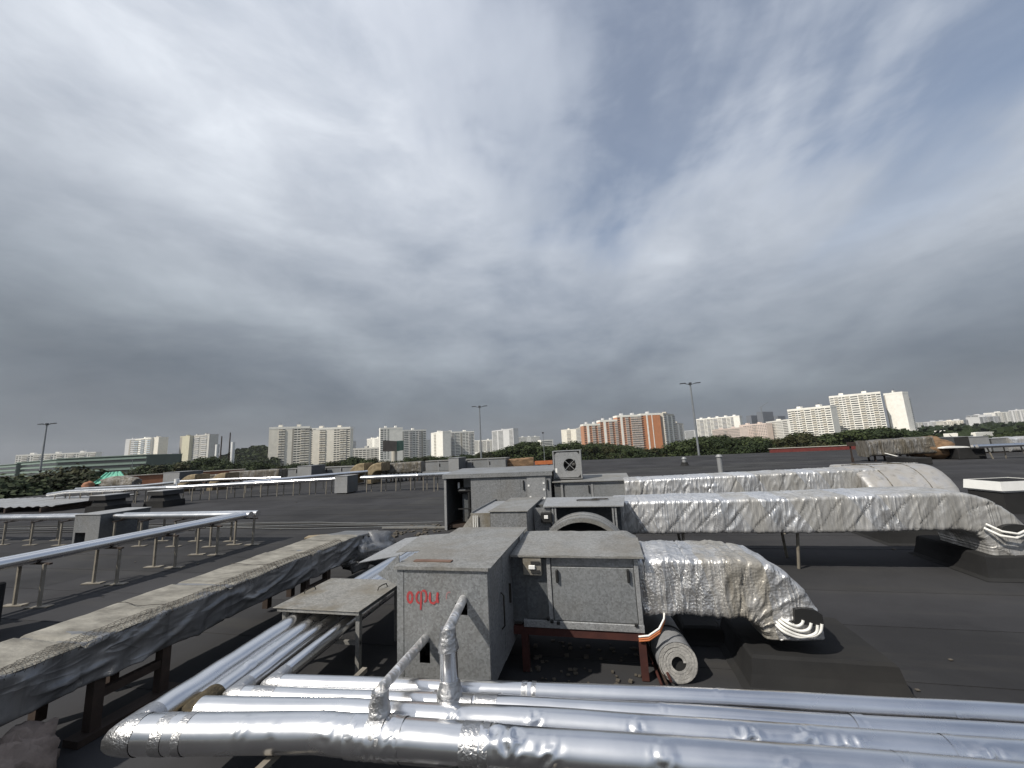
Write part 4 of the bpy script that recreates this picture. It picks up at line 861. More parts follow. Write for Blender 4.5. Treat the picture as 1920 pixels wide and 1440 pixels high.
# corrugated sheet at the left roof edge
cs = MB(); nx = 70; vs = []
for j, Y in enumerate((13.0, 16.6)):
    for i in range(nx+1):
        X = -38+12*i/nx; vs.append((X, Y+.25*(i/nx)*10*.3, .28+.035*math.sin(i*1.9)+.10*j))
vs += [(v[0], v[1], v[2]-.012) for v in vs]
m_ = nx+1
cs.add(vs, [(i, i+1, m_+i+1, m_+i) for i in range(nx)]+[(2*m_+i, 3*m_+i, 3*m_+i+1, 2*m_+i+1) for i in range(nx)]+[(i, 2*m_+i, 2*m_+i+1, i+1) for i in range(nx)])
cso = thing('corrugated_canopy', 'low corrugated grey sheet on dark timbers at the roof edge', 'canopy', (-32, 14.5, 0)); cs.build('sheet', M['galv_light'], cso)
for X in (-37, -33, -29, -26.5):
    MB().box((X-.06, 13.5, .012), (X+.06, 16.9, .22)).build('timber', M['dsteel'], cso)
# middle row: pipe on posts
r2 = thing('pipe_run', 'long bright foil pipe on many thin posts crossing the far roof', 'pipe run', (-20, 17.5, 0), 'pipe runs on posts across the roof')
L1 = [Vector((-30.9, 16.1, .62)), Vector((-29.5, 16.15, .74)), Vector((-22.5, 16.35, .76)), Vector((-18.5, 17.8, .74)), Vector((-14.1, 18.6, .76))]
L2 = [Vector((-12.7, 18.75, .76)), Vector((-9.6, 19.3, .75)), Vector((-7.9, 18.2, .83)), Vector((-6.0, 17.2, .92))]
for L_ in (L1, L2): twin(r2, L_, .10, .24, seed=9, n=12)
for L_ in (L1, L2):
    for a, b_ in zip(L_[:-1], L_[1:]):
        n = max(1, int((b_-a).length/.75))
        for i in range(n):
            p = a.lerp(b_, (i+.5)/n)
            for dy in (-.22, .22): MB().beam((p.x, p.y+dy, .012), (p.x+.01, p.y+dy, p.z-.09), .035).build('post', M['steel_leg'], r2)
r2b = thing('pipe_run', 'slim foil pipe with a raised white valve elbow behind the long pipe', 'pipe run', (-24, 20, 0), 'pipe runs on posts across the roof')
MB().tube([(-36, 20.0, .6), (-30, 20.0, .66), (-27.2, 20.1, .80), (-26.6, 19.6, .62)], .09, 10).build('pipe', M['foil'], r2b); MB().tube([(-26.9, 20.1, .85), (-24, 20.4, .86), (-20, 21, .80)], .08, 10).build('pipe', M['foil'], r2b); MB().cyl((-27.2, 20.1, .72), (-27.2, 20.1, 1.02), .14, 10).build('valve', M['white'], r2b)
for i in range(14): MB().beam((-35+i*1.1, 20.2, .012), (-35+i*1.1, 20.2, .68), .035).build('post', M['steel_leg'], r2b)
r2c = thing('pipe_run', 'slanting foil pipe rising to the far grey units', 'pipe run', (-16, 21, 0), 'pipe runs on posts across the roof')
MB().tube([(-20.5, 18.8, .72), (-15.6, 23.4, .85), (-14.6, 24.6, .9)], .10, 10).build('pipe', M['foil'], r2c)
for i in range(6): p = Vector((-20.2, 19.1, 0)).lerp(Vector((-15.6, 23.4, 0)), i/5); MB().beam((p.x, p.y, .012), (p.x, p.y, .68), .035).build('post', M['steel_leg'], r2c)
b2 = thing('roof_box', 'pale grey box interrupting the long foil pipe', 'box', (-13.4, 18.6, 0))
MB().box((-13.95, 18.2, .06), (-13.2, 18.21, .92)).build('front_panel', M['galv_light'], b2); MB().box((-13.2, 18.2, .06), (-13.19, 19.1, .92)).build('side_panel', M['galv_dark'], b2); MB().box((-13.95, 19.09, .06), (-13.2, 19.1, .92)).build('back_panel', M['galv'], b2); MB().box((-13.96, 18.212, .06), (-13.951, 19.1, .92)).build('side_panel', M['galv'], b2)  # shade of the right side painted in as a darker steel panel
MB().box((-13.98, 18.18, .921), (-13.17, 19.12, .935)).build('lid', M['galv_light'], b2); MB().box((-13.9, 18.3, .012), (-13.25, 19.0, .059)).build('base', M['dsteel'], b2)
# cables and lashings on the roof
for i in range(5):
    pts = []; rnd = random.Random(i)
    for j in range(26):
        X = -13.5+j*.36; pts.append((X, 9.75+.16*i+.10*math.sin(j*.35+i)+.05*nz3(j*.4, i, 0), .03+.012*i*.3))
    MB().tube(pts, .018 if i % 2 else .012, 6).top('roof_cable', M['black' if i % 2 else 'galv_dark'], 'thin cable snaking over the roof beyond the dusty duct', 'cable', 'cables across the roof')
for i in range(4):
    pts = [(-23.5+j*.5, 9.0+.35*i+.12*nz3(j*.3, i, 4)+.02*j, .03) for j in range(24)]
    MB().tube(pts, .016, 6).top('roof_cable', M['black' if i != 2 else 'galv_dark'], 'dark cable on the roof behind the twin pipes', 'cable', 'cables behind the twin pipes')
MB().box((-5.9, 9.62, .03), (-4.05, 9.68, .07)).top('steel_strip', M['galv_lid'], 'straight pale steel strip on the roof before the open unit', 'strip')
MB().box((-7.4, 8.6, .014), (-6.8, 8.85, .05), .004, R(20)).top('timber_block', M['wood'], 'flat pale board on the roof beyond the dusty duct', 'timber')
rnd = random.Random(3)
rb_ = MB()
for i in range(60):
    X = rnd.uniform(-5.4, -4.1); Y = rnd.uniform(8.7, 10.2); s_ = rnd.uniform(.012, .04); rb_.box((X-s_, Y-s_, .012), (X+s_*rnd.uniform(.5, 2), Y+s_, .012+s_*rnd.uniform(.5, 1.2)), 0, rnd.uniform(0, 3))
for i in range(110):
    X = rnd.uniform(-14, 9); Y = rnd.uniform(2.9, 22); s_ = rnd.uniform(.005, .014)*(1+Y*.04); rb_.box((X-s_, Y-s_, .014), (X+s_*rnd.uniform(1, 2.5), Y+s_, .016+s_*.4), 0, rnd.uniform(0, 3))
rb_.top('roof_debris', M['rubble'], 'small pale rubble scattered on the black roof', 'debris', None, 'stuff')
rb_ = MB()
for i in range(90):
    X = rnd.uniform(-.85, .15); Y = rnd.uniform(3.2, 4.3); s_ = rnd.uniform(.006, .02); rb_.box((X-s_, Y-s_, .012), (X+s_*rnd.uniform(.6, 2), Y+s_, .012+s_*rnd.uniform(.5, 1.2)), 0, rnd.uniform(0, 3))
rb_.top('roof_debris', M['rubble'], 'brown rubble lying under the speckled air handler', 'debris', None, 'stuff')
# ------------------------------------------------------------------ far row of air handlers
def far_unit(xa, xb, y, zt, label, hood=True, open_dark=True):
    o = thing('air_handling_unit', label, 'air handler', ((xa+xb)/2, y, 0), 'air handling units along the far roof')
    MB().box((xa, y, .30), (xb, y+1.4, zt-.03)).build('casing', M['galv'], o); MB().box((xa-.05, y-.06, zt-.03), (xb+.05, y+1.45, zt+.02)).build('roof_sheet', M['galv_lid'], o)
    n = max(2, int((xb-xa)/1.3)); wd = (xb-xa)/n
    for i in range(n):
        p_ = MB().box((xa+wd*i+.06, y-.025, .38), (xa+wd*(i+1)-.06, y-.001, zt-.10)).build('panel', M['galv_fine' if i % 2 else 'galv'], o); MB().box((xa+wd*i+.10, y-.06, .7), (xa+wd*i+.16, y-.026, .95)).build('handle', M['black'], p_)
    MB().box((xa-.01, y-.03, .26), (xb+.01, y+.03, .34)).build('bottom_rail', M['galv_light'], o)
    for i in range(n+1): MB().box((xa+wd*i-.045 if i else xa, y-.035, .30), (xa+wd*i+.045 if i < n else xb, y-.0005, zt-.04)).build('corner_post', M['galv_light'], o)
    for i in range(3): MB().box((xa+.1+(xb-xa-.3)*i/2, y+.05, .012), (xa+.2+(xb-xa-.3)*i/2, y+.15, .30)).build('leg', M['dsteel'], o)
    if hood:
        hx = xa+(xb-xa)*hood
        MB().prism([(y-.55, zt-.28), (y-.036, zt-.02), (y-.036, zt-.12), (y-.50, zt-.36)], hx, hx+.7, 'X').build('hood', M['galv_light'], o)
        MB().box((hx+.05, y-.05, zt-.55), (hx+.65, y-.036, zt-.14)).build('intake', M['dark'], o)
    return o
def grey_box(xa, xb, y, d, zt, label, mt='galv_light', grp='pale grey boxes on the far roof'):
    o = thing('roof_box', label, 'box', ((xa+xb)/2, y, 0), grp)
    MB().box((xa, y, .1), (xb, y+.02, zt)).build('front_panel', M[mt], o); MB().box((xa, y+.021, .1), (xb, y+d, zt)).build('body', M['galv_dark'], o); MB().box((xa-.03, y-.03, zt+.001), (xb+.03, y+d+.03, zt+.03)).build('lid', M['galv_light'], o); MB().box((xa+.05, y+.05, .012), (xb-.05, y+d-.05, .099)).build('base', M['dsteel'], o)
    return o
q1 = onz(530, 882, 1.1); 
def X_(px, Y): return ony(px, 872, Y).x
far_unit(X_(528, 29), X_(668, 29), 29.0, ony(600, 877, 29).z, 'long grey air handler before the cream blocks, beside yellow elbows', .42)
far_unit(X_(792, 30), X_(948, 30), 30.0, ony(870, 862, 30).z, 'long grey air handler behind the open-ended unit, below the wooded slope', .45)
grey_box(X_(558, 27), X_(584, 27), 27.0, 1.6, ony(570, 874, 27).z, 'pale grey box standing at the long grey air handler before the cream blocks')
grey_box(X_(841, 28), X_(860, 28), 28.0, 1.6, ony(850, 859, 28).z, 'pale grey box standing before the grey air handler below the wooded slope')
grey_box(X_(308, 26), X_(338, 26), 26.0, 2.0, ony(320, 886, 26).z, 'wide pale grey box near the reddish wall and curved brown ducts')
def elbow_duct(x, y, wd, ht, rad, mt, label, face=(0, -1, 0), z=.9, group='old curved ducts on the far roof', run=2.0):
    o = thing('curved_duct', label, 'duct', (x, y, 0), group)
    f = Vector(face); s_ = Vector((0, 0, 1)).cross(f)
    pts = [Vector((x, y, z))-f*run, Vector((x, y, z))]+elbow_down((x, y, z), f, rad, .35)[1:]
    fr = up_frames(path_frames(pts, s_, wd, ht, .12)); sweep(MB(), fr, 36, .08, lambda s, u, v, q: .03*nz3(s*2, u*3, x)).build('wrap', M[mt], o)
    return o
def felb(x0, x1, ytop, Y, mt_, lb):                      # side-on elbow whose outline fits these survey columns
    p = ony(x0, ytop, Y); q = ony(x1, ytop, Y); ht = .55; z = p.z-ht/2; rad = max(.5, (q.x-p.x)*.6)
    return elbow_duct(p.x+ht/2+rad, Y, 1.1, ht, rad, mt_, lb, (-1, 0, 0), z, run=.25)
felb(341, 388, 890, 22.5, 'oldyellow', 'curved brown duct elbow with a pale rim, beside the wide grey box')
felb(402, 440, 887, 23.0, 'oldyellow', 'curved yellowish duct elbow next to the dark stained duct')
felb(662, 690, 869, 24.0, 'oldyellow', 'yellow stained duct elbow ending a dark wrapped duct')
felb(693, 722, 868, 24.0, 'oldyellow', 'second yellow stained duct elbow, nearer the billboard')
def old_duct(p, q, wd, ht, mt, label, seed, legs=5):
    o = thing('old_duct', label, 'duct', ((p[0]+q[0])/2, (p[1]+q[1])/2, 0), 'old stained ducts on the far roof')
    p = Vector(p); q = Vector(q); t_ = (q-p).normalized(); s_ = t_.cross(Vector((0, 0, 1)))
    fr = up_frames(path_frames([p, q], s_, wd, ht, .15)); sweep(MB(), fr, 40, .12, lambda s, u, v, q_: .05*nz3(s*1.3, u*2, seed)+.05*((1-abs(nz3(s*2.4, v*2, seed+4)))**4-.3)).build('wrap', M[mt], o)
    for i in range(legs):
        c = p.lerp(q, (i+.5)/legs)
        for sg in (-.3, .3): MB().box((c.x-.04, c.y+sg-.04, .012), (c.x+.04, c.y+sg+.04, c.z-ht/2+.05)).build('leg', M['dsteel'], o)
    return o
def od_(x0, x1, yt, Y, ht, mt_, lb, seed, legs=4): z0 = ony(x0, yt, Y).z-ht/2; return old_duct((X_(x0, Y), Y, z0), (X_(x1, Y), Y+.3, z0+.03), .9, ht, mt_, lb, seed, legs)
od_(390, 408, 891, 24.5, .5, 'foil_old', 'short dark duct between the two curved elbows', 2, 2)
od_(440, 526, 884, 25, .62, 'foil_old', 'long dark stained duct between the elbow and the long grey air handler', 5, 7)
od_(722, 790, 869, 25, .70, 'foil_old', 'sagging stained duct before the billboard', 8, 5)
od_(690, 700, 871, 25.5, .6, 'foil_old', 'short dark duct behind the yellow stained elbows', 9, 2)
od_(950, 1000, 861, 31, .75, 'rusty', 'rusty stained duct below the wooded slope, near the fan box', 11, 3)
xa, xb, zz = X_(1003, 33), X_(1036, 33), ony(1018, 864, 33).z
MB().box((xa, 33, zz-.30), (xb, 33.3, zz)).box((xa+.8, 32.98, zz-.31), (xa+.95, 33.32, zz+.01)).box((xa+.2, 33.1, .012), (xa+.4, 33.2, zz-.29)).box((xb-.4, 33.1, .012), (xb-.2, 33.2, zz-.29)).top('orange_beam', M['orange'], 'bright orange beam beside the grey fan box', 'beam')
# reddish wall and tarpaulin at the far left roof edge
wl_ = thing('edge_wall', 'low reddish wall with a pale coping at the roof edge', 'wall', (-38, 30, 0)); 
MB().beam((-44.0, 27.0, .55), (-36.0, 33.0, .55), .4, 1.05).build('wall', M['brown_wall'], wl_); MB().beam((-44.1, 26.9, 1.11), (-35.9, 33.1, 1.11), .55, .06).build('coping', M['capstone'], wl_)
blob('foil_bale', (-41.5, 26.0, .55), 2.0, .6, .55, 'foil_old', .25, 4.0, 'grey foil-covered bale beside the reddish wall', 'bale'); blob('orange_sack', (-43.6, 25.0, .4), .4, .35, .42, 'brown_wall', .2, 2.0, 'reddish sack standing beside the foil-covered bale', 'sack')
tn = thing('tarpaulin_tent', 'green tarpaulin shelter beyond the reddish wall', 'tent', (-62, 52, G))
pr_ = [atd(176, 908, 60), atd(202, 887, 62), atd(226, 885, 60), atd(238, 900, 58)]
P0, P1, P2_, P3 = pr_; dv = Vector((P1.x, P1.y, 0)).normalized()*7; dn = Vector((0, 0, -9))
MB().add([P0, P1, P2_, P3, P0+dv, P1+dv, P2_+dv, P3+dv], [(0, 1, 2, 3), (4, 7, 6, 5), (1, 5, 6, 2), (0, 4, 5, 1), (2, 6, 7, 3)]).build('tarpaulin', M['tent'], tn)
for p in (P0, P3, P0+dv, P3+dv): MB().beam((p.x, p.y, G), p, .2).build('pole', M['dsteel'], tn)
for i in range(5): a = P1.lerp(P2_, .5); MB().tube([P1.lerp(P2_, i/4)-Vector((.0, .08, 0)), P0.lerp(P3, i/4)-Vector((.0, .08, 0))], .12, 5).build('fold', M['tent'], tn)
# ------------------------------------------------------------------ right side of the roof
od = old_duct((15.9, 29.0, .80), (19.3, 29.0, .88), 1.2, .95, 'foil_old', 'bulky stained duct on thin legs below the white tower block', 21, 4)
rz_ = ony(1748, 845, 29.0); blob('rusty_duct_end', (rz_.x, 29.2, .62), 1.05, .8, .66, 'rusty', .22, 5.0, 'rusty brown crumpled end of the bulky stained duct', 'duct')
pA = onz(1718, 872, 0); pB = onz(1796, 874, 0); hA = ony(1740, 858, pA.y).z
MB().box((pA.x, pA.y, .012), (pB.x, pA.y+2.2, hA), .03).top('roof_curb', M['curb'], 'wide black curb under the rusty brown elbow', 'roof curb', 'black bitumen roof curbs')
pC = onz(1800, 862, 0); pD = onz(1846, 860, 0); hC = ony(1820, 839, pC.y).z
MB().box((pC.x, pC.y, .012), (pD.x, pC.y+1.6, hC), .03).top('roof_curb', M['curb'], 'tall black curb with a pale domed sheet beside the rusty elbow', 'roof curb', 'black bitumen roof curbs')
sk = MB(); vs = []; xm = (pC.x+pD.x)/2-.6; hw = (pD.x-pC.x)*.5
for i in range(13):
    a = math.pi*i/12
    for yy in (pC.y+.1, pC.y+1.5): vs.append((xm-hw*math.cos(a), yy, hC+.003+.10*math.sin(a)))
sk.add(vs, [(2*i, 2*i+1, 2*i+3, 2*i+2) for i in range(12)]+[tuple(2*i for i in range(13)), tuple(2*i+1 for i in range(13))]).top('domed_sheet', M['white'], 'pale shallow domed sheet lying on the tall black curb', 'sheet')
cur = MB().box((15.0, 28.5, .3), (15.07, 28.56, 1.2)).box((14.9, 28.4, 1.0), (15.3, 28.6, 1.25)).box((14.98, 28.48, .012), (15.09, 28.58, .3)); cur.top('sign_post', M['dsteel'], 'small dark box on a post before the red parapet', 'post')
MB().tube([(16.7, 28.4, .5), (17.5, 27.9, .15), (17.9, 27.6, .03), (17.0, 27.3, .03)], .03, 6).top('hose_piece', M['whitepl'], 'pale hose hanging from the bulky stained duct', 'hose')
YB = 33.0
def gb(x0, x1, yt, lb, mt_):
    a_ = ony(x0, yt, YB); b_ = ony(x1, yt-2, YB); return grey_box(a_.x, b_.x, YB, 1.3, a_.z, lb, mt_, 'grey boxes on the right of the roof')
gb(1816, 1853, 820, 'open-fronted grey box beyond the tall black curb', 'galv_light'); gb(1788, 1815, 820, 'dark open end of the grey box, its inner shade drawn as a panel', 'dark'); gb(1858, 1886, 823, 'low grey box beside the foil-clad box at the right', 'galv')  # dark front stands for the shade inside the open box
pE = ony(1888, 829, YB); old_duct((pE.x, YB+.4, pE.z-.15), (pE.x+9, YB+.4, pE.z-.1), 1.2, .9, 'foil_duct', 'foil-clad duct behind the white pipe rail', 31, 4)
r4 = thing('pipe_run', 'white pipe rail on splayed pale posts at the right', 'pipe run', (29, 26, 0), 'pipe runs on posts across the roof')
pR = onz(1858, 861, 0); zR = ony(1858, 836, pR.y).z
twin(r4, [(pR.x-.6, pR.y, zR), (pR.x+12, pR.y-.2, zR)], .10, .3, 'foil', seed=4, n=10)
for i in range(8): MB().beam((pR.x+.1+i*.75, pR.y+.2*(i % 2), .012), (pR.x-.05+i*.75, pR.y, zR-.08), .05).build('post', M['steel_leg'], r4)
wc = thing('white_skylight', 'white chamfered skylight cap on a black curb', 'skylight', (9.0, 11.8, 0))
b = MB(); s0 = (7.55, 9.95, 11.4, 14.2)
Cc = onz(1879, 921, .5); Lc = onz(1806, 914, .5); Rc = onz(1975, 917, .5); Bc = Lc+Rc-Cc; qd = [Lc, Cc, Rc, Bc]; ctr = (Lc+Rc)/2
def ins(p, k_, z_): q_ = ctr+(p-ctr)*k_; return Vector((q_.x, q_.y, z_))
low = [ins(p, 1, .5) for p in qd]; hi_ = [ins(p, .95, .70) for p in qd]; un = [ins(p, .93, .46) for p in qd]
b.add(un+low+hi_, [(i, (i+1) % 4, 4+(i+1) % 4, 4+i) for i in range(4)]+[(4+i, 4+(i+1) % 4, 8+(i+1) % 4, 8+i) for i in range(4)]); b.build('rim', M['white'], wc)
MB().add([ins(p, .945, .685) for p in qd], [(0, 1, 2, 3)]).build('top', M['curb'], wc)
cq = [ins(p, .97, .012) for p in qd]+[ins(p, .90, .46) for p in qd]; MB().add(cq, [(i, (i+1) % 4, 4+(i+1) % 4, 4+i) for i in range(4)]+[(4, 5, 6, 7)]).build('curb', M['curb'], wc)
MB().tube([(5.6+.4*i, 13.6-.06*i*i*.05+.1*math.sin(i), .03) for i in range(20)], .02, 6).top('roof_cable', M['whitepl'], 'thin white cable on the roof behind the white skylight', 'cable', 'white cables on the right of the roof')
for (px, yb, yt, lb) in ((1352, 886, 852, 'slim grey vent pipe with a cap on the open roof'), (1284, 873, 857, 'short grey vent pipe with a dark collar on the open roof')):
    p = onz(px, yb, 0); h_ = ony(px, yt, p.y).z; o = thing('vent_pipe', lb, 'vent pipe', p, 'grey vent pipes on the open roof')
    MB().cyl((p.x, p.y, .012), (p.x, p.y, h_-.12), .14, 12).build('pipe', M['galv_light'], o); MB().cyl((p.x, p.y, h_-.12), (p.x, p.y, h_), .19, 12, .1).build('cap', M['galv_light'], o)
    if yb == 873: MB().cyl((p.x, p.y, .013), (p.x, p.y, .25), .3, 12, .2).build('collar', M['curb'], o)
pp = thing('red_parapet', 'low red parapet at the far roof edge below the white block', 'parapet', (22, 47.6, 0)); MB().box((17.5, 47.21, -.4), (29, 47.5, .42)).build('wall', M['brick_red'], pp); MB().box((17.4, 47.15, .42), (29.1, 47.55, .47)).build('coping', M['capstone'], pp)
# ------------------------------------------------------------------ city blocks
def wallmat(name, c, joint=.85, rough=.85):
    c2 = [q*joint for q in c]; return var(name, tuple(c2), tuple(c), .25, rough, 0, 0)
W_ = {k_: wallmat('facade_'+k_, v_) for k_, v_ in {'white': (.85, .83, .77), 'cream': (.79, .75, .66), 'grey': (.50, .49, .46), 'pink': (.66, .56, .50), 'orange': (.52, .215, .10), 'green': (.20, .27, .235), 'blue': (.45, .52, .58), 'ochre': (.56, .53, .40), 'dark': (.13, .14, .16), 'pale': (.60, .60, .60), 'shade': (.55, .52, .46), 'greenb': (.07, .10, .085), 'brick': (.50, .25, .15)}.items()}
M['wglass'] = mat('flat_window_glass', (.035, .04, .045), .15, 0, None, .5); M['loggia'] = var('loggia_shade_panel', (.26, .24, .20), (.38, .35, .30), .6, .6, 0, 0)  # loggia: shade of recesses painted as darker flat panels on the wall
def block(label, pL, pR, T, depth, cols, wall, balc=None, group='apartment blocks on the skyline', fl=2.8, name='apartment_block', cat='apartment block', roofbits=2, indiv=False, gz=None, trim=None, A=None, B=None):
    A = A or onz(pL[0], pL[1], T); B = B or onz(pR[0], pR[1], T); A = Vector((A.x, A.y, G)); B = Vector((B.x, B.y, G))
    u = (B-A); Wd = u.length; u.normalize(); nrm = Vector((u.y, -u.x, 0))
    if nrm.dot(EYE-(A+B)/2) < 0: nrm = -nrm
    up = Vector((0, 0, 1)); C_ = (A+B)/2
    root = thing(name, label, cat, C_, group)
    def obox(mb, u0, u1, n0, n1, z0, z1):
        vs = [A+u*a+nrm*b+up*(c-G)-up*0 for c in (z0, z1) for b in (n0, n1) for a in (u0, u1)]
        vs = [Vector((v.x, v.y, v.z)) for v in vs]
        mb.add(vs, [(0, 2, 3, 1), (4, 5, 7, 6), (0, 1, 5, 4), (2, 6, 7, 3), (0, 4, 6, 2), (1, 3, 7, 5)]); return mb
    obox(MB(), 0, Wd, -depth, 0, G, T-2.4).build('wall', W_[wall], root)
    obox(MB(), -.15, Wd+.15, -depth-.15, .15, T-2.4, T).build('parapet', W_[trim or wall], root)
    win = MB(); bal = MB(); glz = MB(); rec = MB(); strips = MB(); nwin = []
    tot = sum(c[1] for c in cols); x = 0; nf = int((T-2.4-G-3)/fl)
    for kd, wt in cols:
        x0 = x; x1 = x+Wd*wt/tot; x = x1; wd = x1-x0
        if kd == 'b': continue
        if kd == 's': obox(strips, x0, x1, 0, .25, G, T-2.41); continue
        if kd in 'lL': obox(rec, x0+.1, x1-.1, 0, .05, G, T-2.41)
        if kd == 'g': obox(rec, x0, x1, 0, .08, G, T-2.41); continue
        for f_ in range(nf):
            z = T-2.4-fl*(f_+1)
            if kd == 'w':
                n = max(1, round(wd/3.4)); s = wd/n
                for i in range(n): nwin.append((x0+s*i+s*.22, x0+s*(i+1)-s*.22, z+fl*.34, z+fl*.78))
            elif kd == 'W': nwin.append((x0+wd*.10, x1-wd*.10, z+fl*.33, z+fl*.78))
            elif kd == 'l': obox(bal, x0+.1, x1-.1, .05, .95, z+.05, z+fl*.48)
            elif kd == 'L':
                obox(bal, x0+.1, x1-.1, .05, .9, z+.05, z+fl*.42)
                if (f_*7+int(x0)) % 3: obox(glz, x0+.25, x1-.25, .051, .8, z+fl*.43, z+fl*.85)
    nwin = nwin
    if indiv and len(nwin) <= 330:
        a, b_, c, d = nwin[0]; protos = {}
        for (a, b_, c, d) in nwin:
            key = round(b_-a, 2)
            if key not in protos:
                mb = MB(); vs = [u*(q-(b_-a)/2)+nrm*r_+up*s for s in (0, d-c) for r_ in (0, .07) for q in (0, b_-a)]
                mb.add(vs, [(0, 2, 3, 1), (4, 5, 7, 6), (0, 1, 5, 4), (2, 6, 7, 3), (0, 4, 6, 2), (1, 3, 7, 5)]); me = mb.mesh('window'); me.materials.append(M['wglass']); protos[key] = me
            o = bpy.data.objects.new('window', protos[key]); o.parent = root; o.location = A+u*((a+b_)/2)+up*(c-G)-C_; col.objects.link(o)
    else:
        for (a, b_, c, d) in nwin: obox(win, a, b_, 0, .07, c, d)
    if win.v: win.build('windows', M['wglass'], root, 'stuff')
    if glz.v: glz.build('loggia_glazing', M['glaze'], root, 'stuff')
    if rec.v: rec.build('loggia_shade_panel', M['loggia'], root, 'stuff')
    if strips.v: strips.build('facade_strip', W_['white'], root, 'stuff')
    if bal.v: bal.build('balconies', W_[balc or wall], root, 'stuff')
    for i in range(roofbits):
        a = Wd*(i+.55)/(roofbits+.2); s = min(5, Wd*.09); obox(MB(), a-s/2, a+s/2, -depth*.6, -depth*.2, T, T+2.6).build('lift_house', W_['pale' if wall in ('brick', 'orange') else wall], root)
        obox(MB(), a-.08, a+.08, -depth*.4, -depth*.4+.15, T+2.6, T+5.5).build('antenna', M['dsteel'], root)
    return root
std = [('b', 1.2), ('l', 1), ('b', 1.1), ('w', 2.2), ('l', 1), ('w', 1.2)]
block('long low white slab block far behind the green striped building', (30, 853), (180, 847), 30, 16, [('w', 1), ('l', 1)]*7, 'white', roofbits=3)
block('pale tower with a green edge stripe, beside the slim far blocks', (236, 823.6), (254, 822.4), 62, 20, [('b', 1.0), ('g', .3), ('w', 1)], 'pale', 'blue', fl=4.4, roofbits=1)
block('pale tower with dense balconies, joined to the green-edged tower', (254, 823), (284, 820.2), 61, 18, [('L', 1), ('w', .8), ('L', 1), ('w', .8), ('l', 1)], 'white', 'blue', fl=4.4, roofbits=1)
block('narrow ochre-sided tower wing next to the balcony tower', (284, 820.6), (298, 819.4), 61, 18, [('b', 1.1), ('b', .8)], 'cream', fl=4.4, roofbits=1)
block('tall tower with yellow and blue panels on its side', (338, 818.2), (356, 816.6), 62, 20, [('g', .3), ('b', 1)], 'ochre', 'blue', fl=4.4, roofbits=1)
block('tall tower of dense grey balconies beside yellow panels', (356, 817.4), (393, 813.8), 62, 18, [('L', 1), ('L', 1), ('w', .5), ('L', 1), ('b', .4)], 'grey', 'pale', fl=4.4, roofbits=2)
for i, (xa, xb, yy, T) in enumerate(((299, 308, 852, 32), (309, 321, 853, 31), (322, 336, 850, 34))): block(['slim far white block right of the ochre tower wing', 'slim far block with dark bands in a cluster of three', 'slim far white block just left of the yellow-panelled tower'][i], (xa, yy), (xb, yy), T, 14, [('w', 1), ('L' if i == 1 else 'b', .6)], 'pale', roofbits=0)
block('cream seventeen-storey block with two blank end panels', (505, 801), (581, 799), 38, 15, [('b', 1.5), ('L', .55), ('L', .45), ('b', 1.1), ('g', .25), ('W', .55), ('W', .55), ('L', .7), ('L', .7)], 'cream', 'cream', trim='white')
block('cream block attached to another, with bright white windows bays', (581, 803), (657, 800), 38, 15, [('W', .5), ('b', 1.1), ('L', .4), ('L', .6), ('b', 1.3), ('W', .5), ('W', .5), ('L', .6), ('L', .5), ('W', .6)], 'cream', 'cream', trim='white')
block('low grey apartment slab below the billboard', (658, 841), (716, 838), 11.5, 14, [('W', 1)]*8, 'grey', fl=2.9, roofbits=1)
block('far narrow white block over the low grey slab', (688, 823), (713, 820), 40, 15, [('w', 1), ('b', .4), ('w', 1)], 'white', roofbits=2)
block('small far grey block beside the cream pair', (657, 826), (668, 827), 30, 12, [('w', 1)], 'pale', roofbits=0)
block('white block with a large blank gable behind the billboard', (713, 802), (755, 801), 38, 16, [('W', .45), ('w', .8), ('b', 1.7)], 'white', roofbits=2)
block('white block of window bays adjoining the blank gable', (755, 806), (799, 805), 37, 15, [('g', .15), ('W', 1), ('L', .6), ('W', .55), ('W', .55), ('L', .5), ('g', .3), ('W', .6)], 'white', 'pale', roofbits=1)
block('white block end with a tall blank panel, right of the gable block', (808, 812), (830, 808), 36.5, 15, [('b', .7), ('l', .5), ('b', 1.5)], 'white', roofbits=1)
block('white block of many window bays behind the central lamp mast', (830, 810), (889, 808), 36, 15, [('g', .3), ('W', .5), ('W', .5), ('L', .5), ('W', .9), ('g', .3), ('W', .5), ('W', .5), ('l', .4), ('W', .5)], 'white', 'pale', roofbits=2)
block('narrow far white block between the white blocks', (799, 824), (806, 824), 40, 14, [('w', 1)], 'white', roofbits=0)
block('lower white block crossed by the central lamp mast', (887, 826), (947, 823), 24, 14, [('W', .8), ('L', .5), ('W', .6), ('L', .4), ('W', .8), ('L', .4), ('W', .6), ('W', .4)], 'white', 'pale', roofbits=1)
block('grey block with long window bands rising behind the lower white one', (922, 808), (962, 803), 44, 14, [('W', 1), ('W', 1), ('b', .8), ('W', .7)], 'pale', roofbits=1)
block('far pale blocks beyond the wooded slope', (962, 820), (1012, 818), 36, 14, [('b', .5), ('w', 1), ('b', .5), ('w', 1)], 'white', roofbits=4)
block('small white block with window bands among the trees', (1014, 825), (1037, 824), 12, 12, [('W', 1)], 'white', roofbits=0)
block('pale greenish block left of the orange one', (1052, 806), (1080, 804), 34, 14, [('b', 1), ('L', .7), ('b', 1)], 'cream', roofbits=1)
block('grey balcony block touching the orange one', (1080, 803), (1096, 799), 35, 14, [('L', 1), ('L', 1)], 'grey', 'pale', roofbits=2)
oc = [('w', .7), ('s', .5), ('w', .6), ('L', .7), ('w', .5), ('L', .6)]
OT = onz(1215, 775, 36); OL = onz(1096, 795, 26)
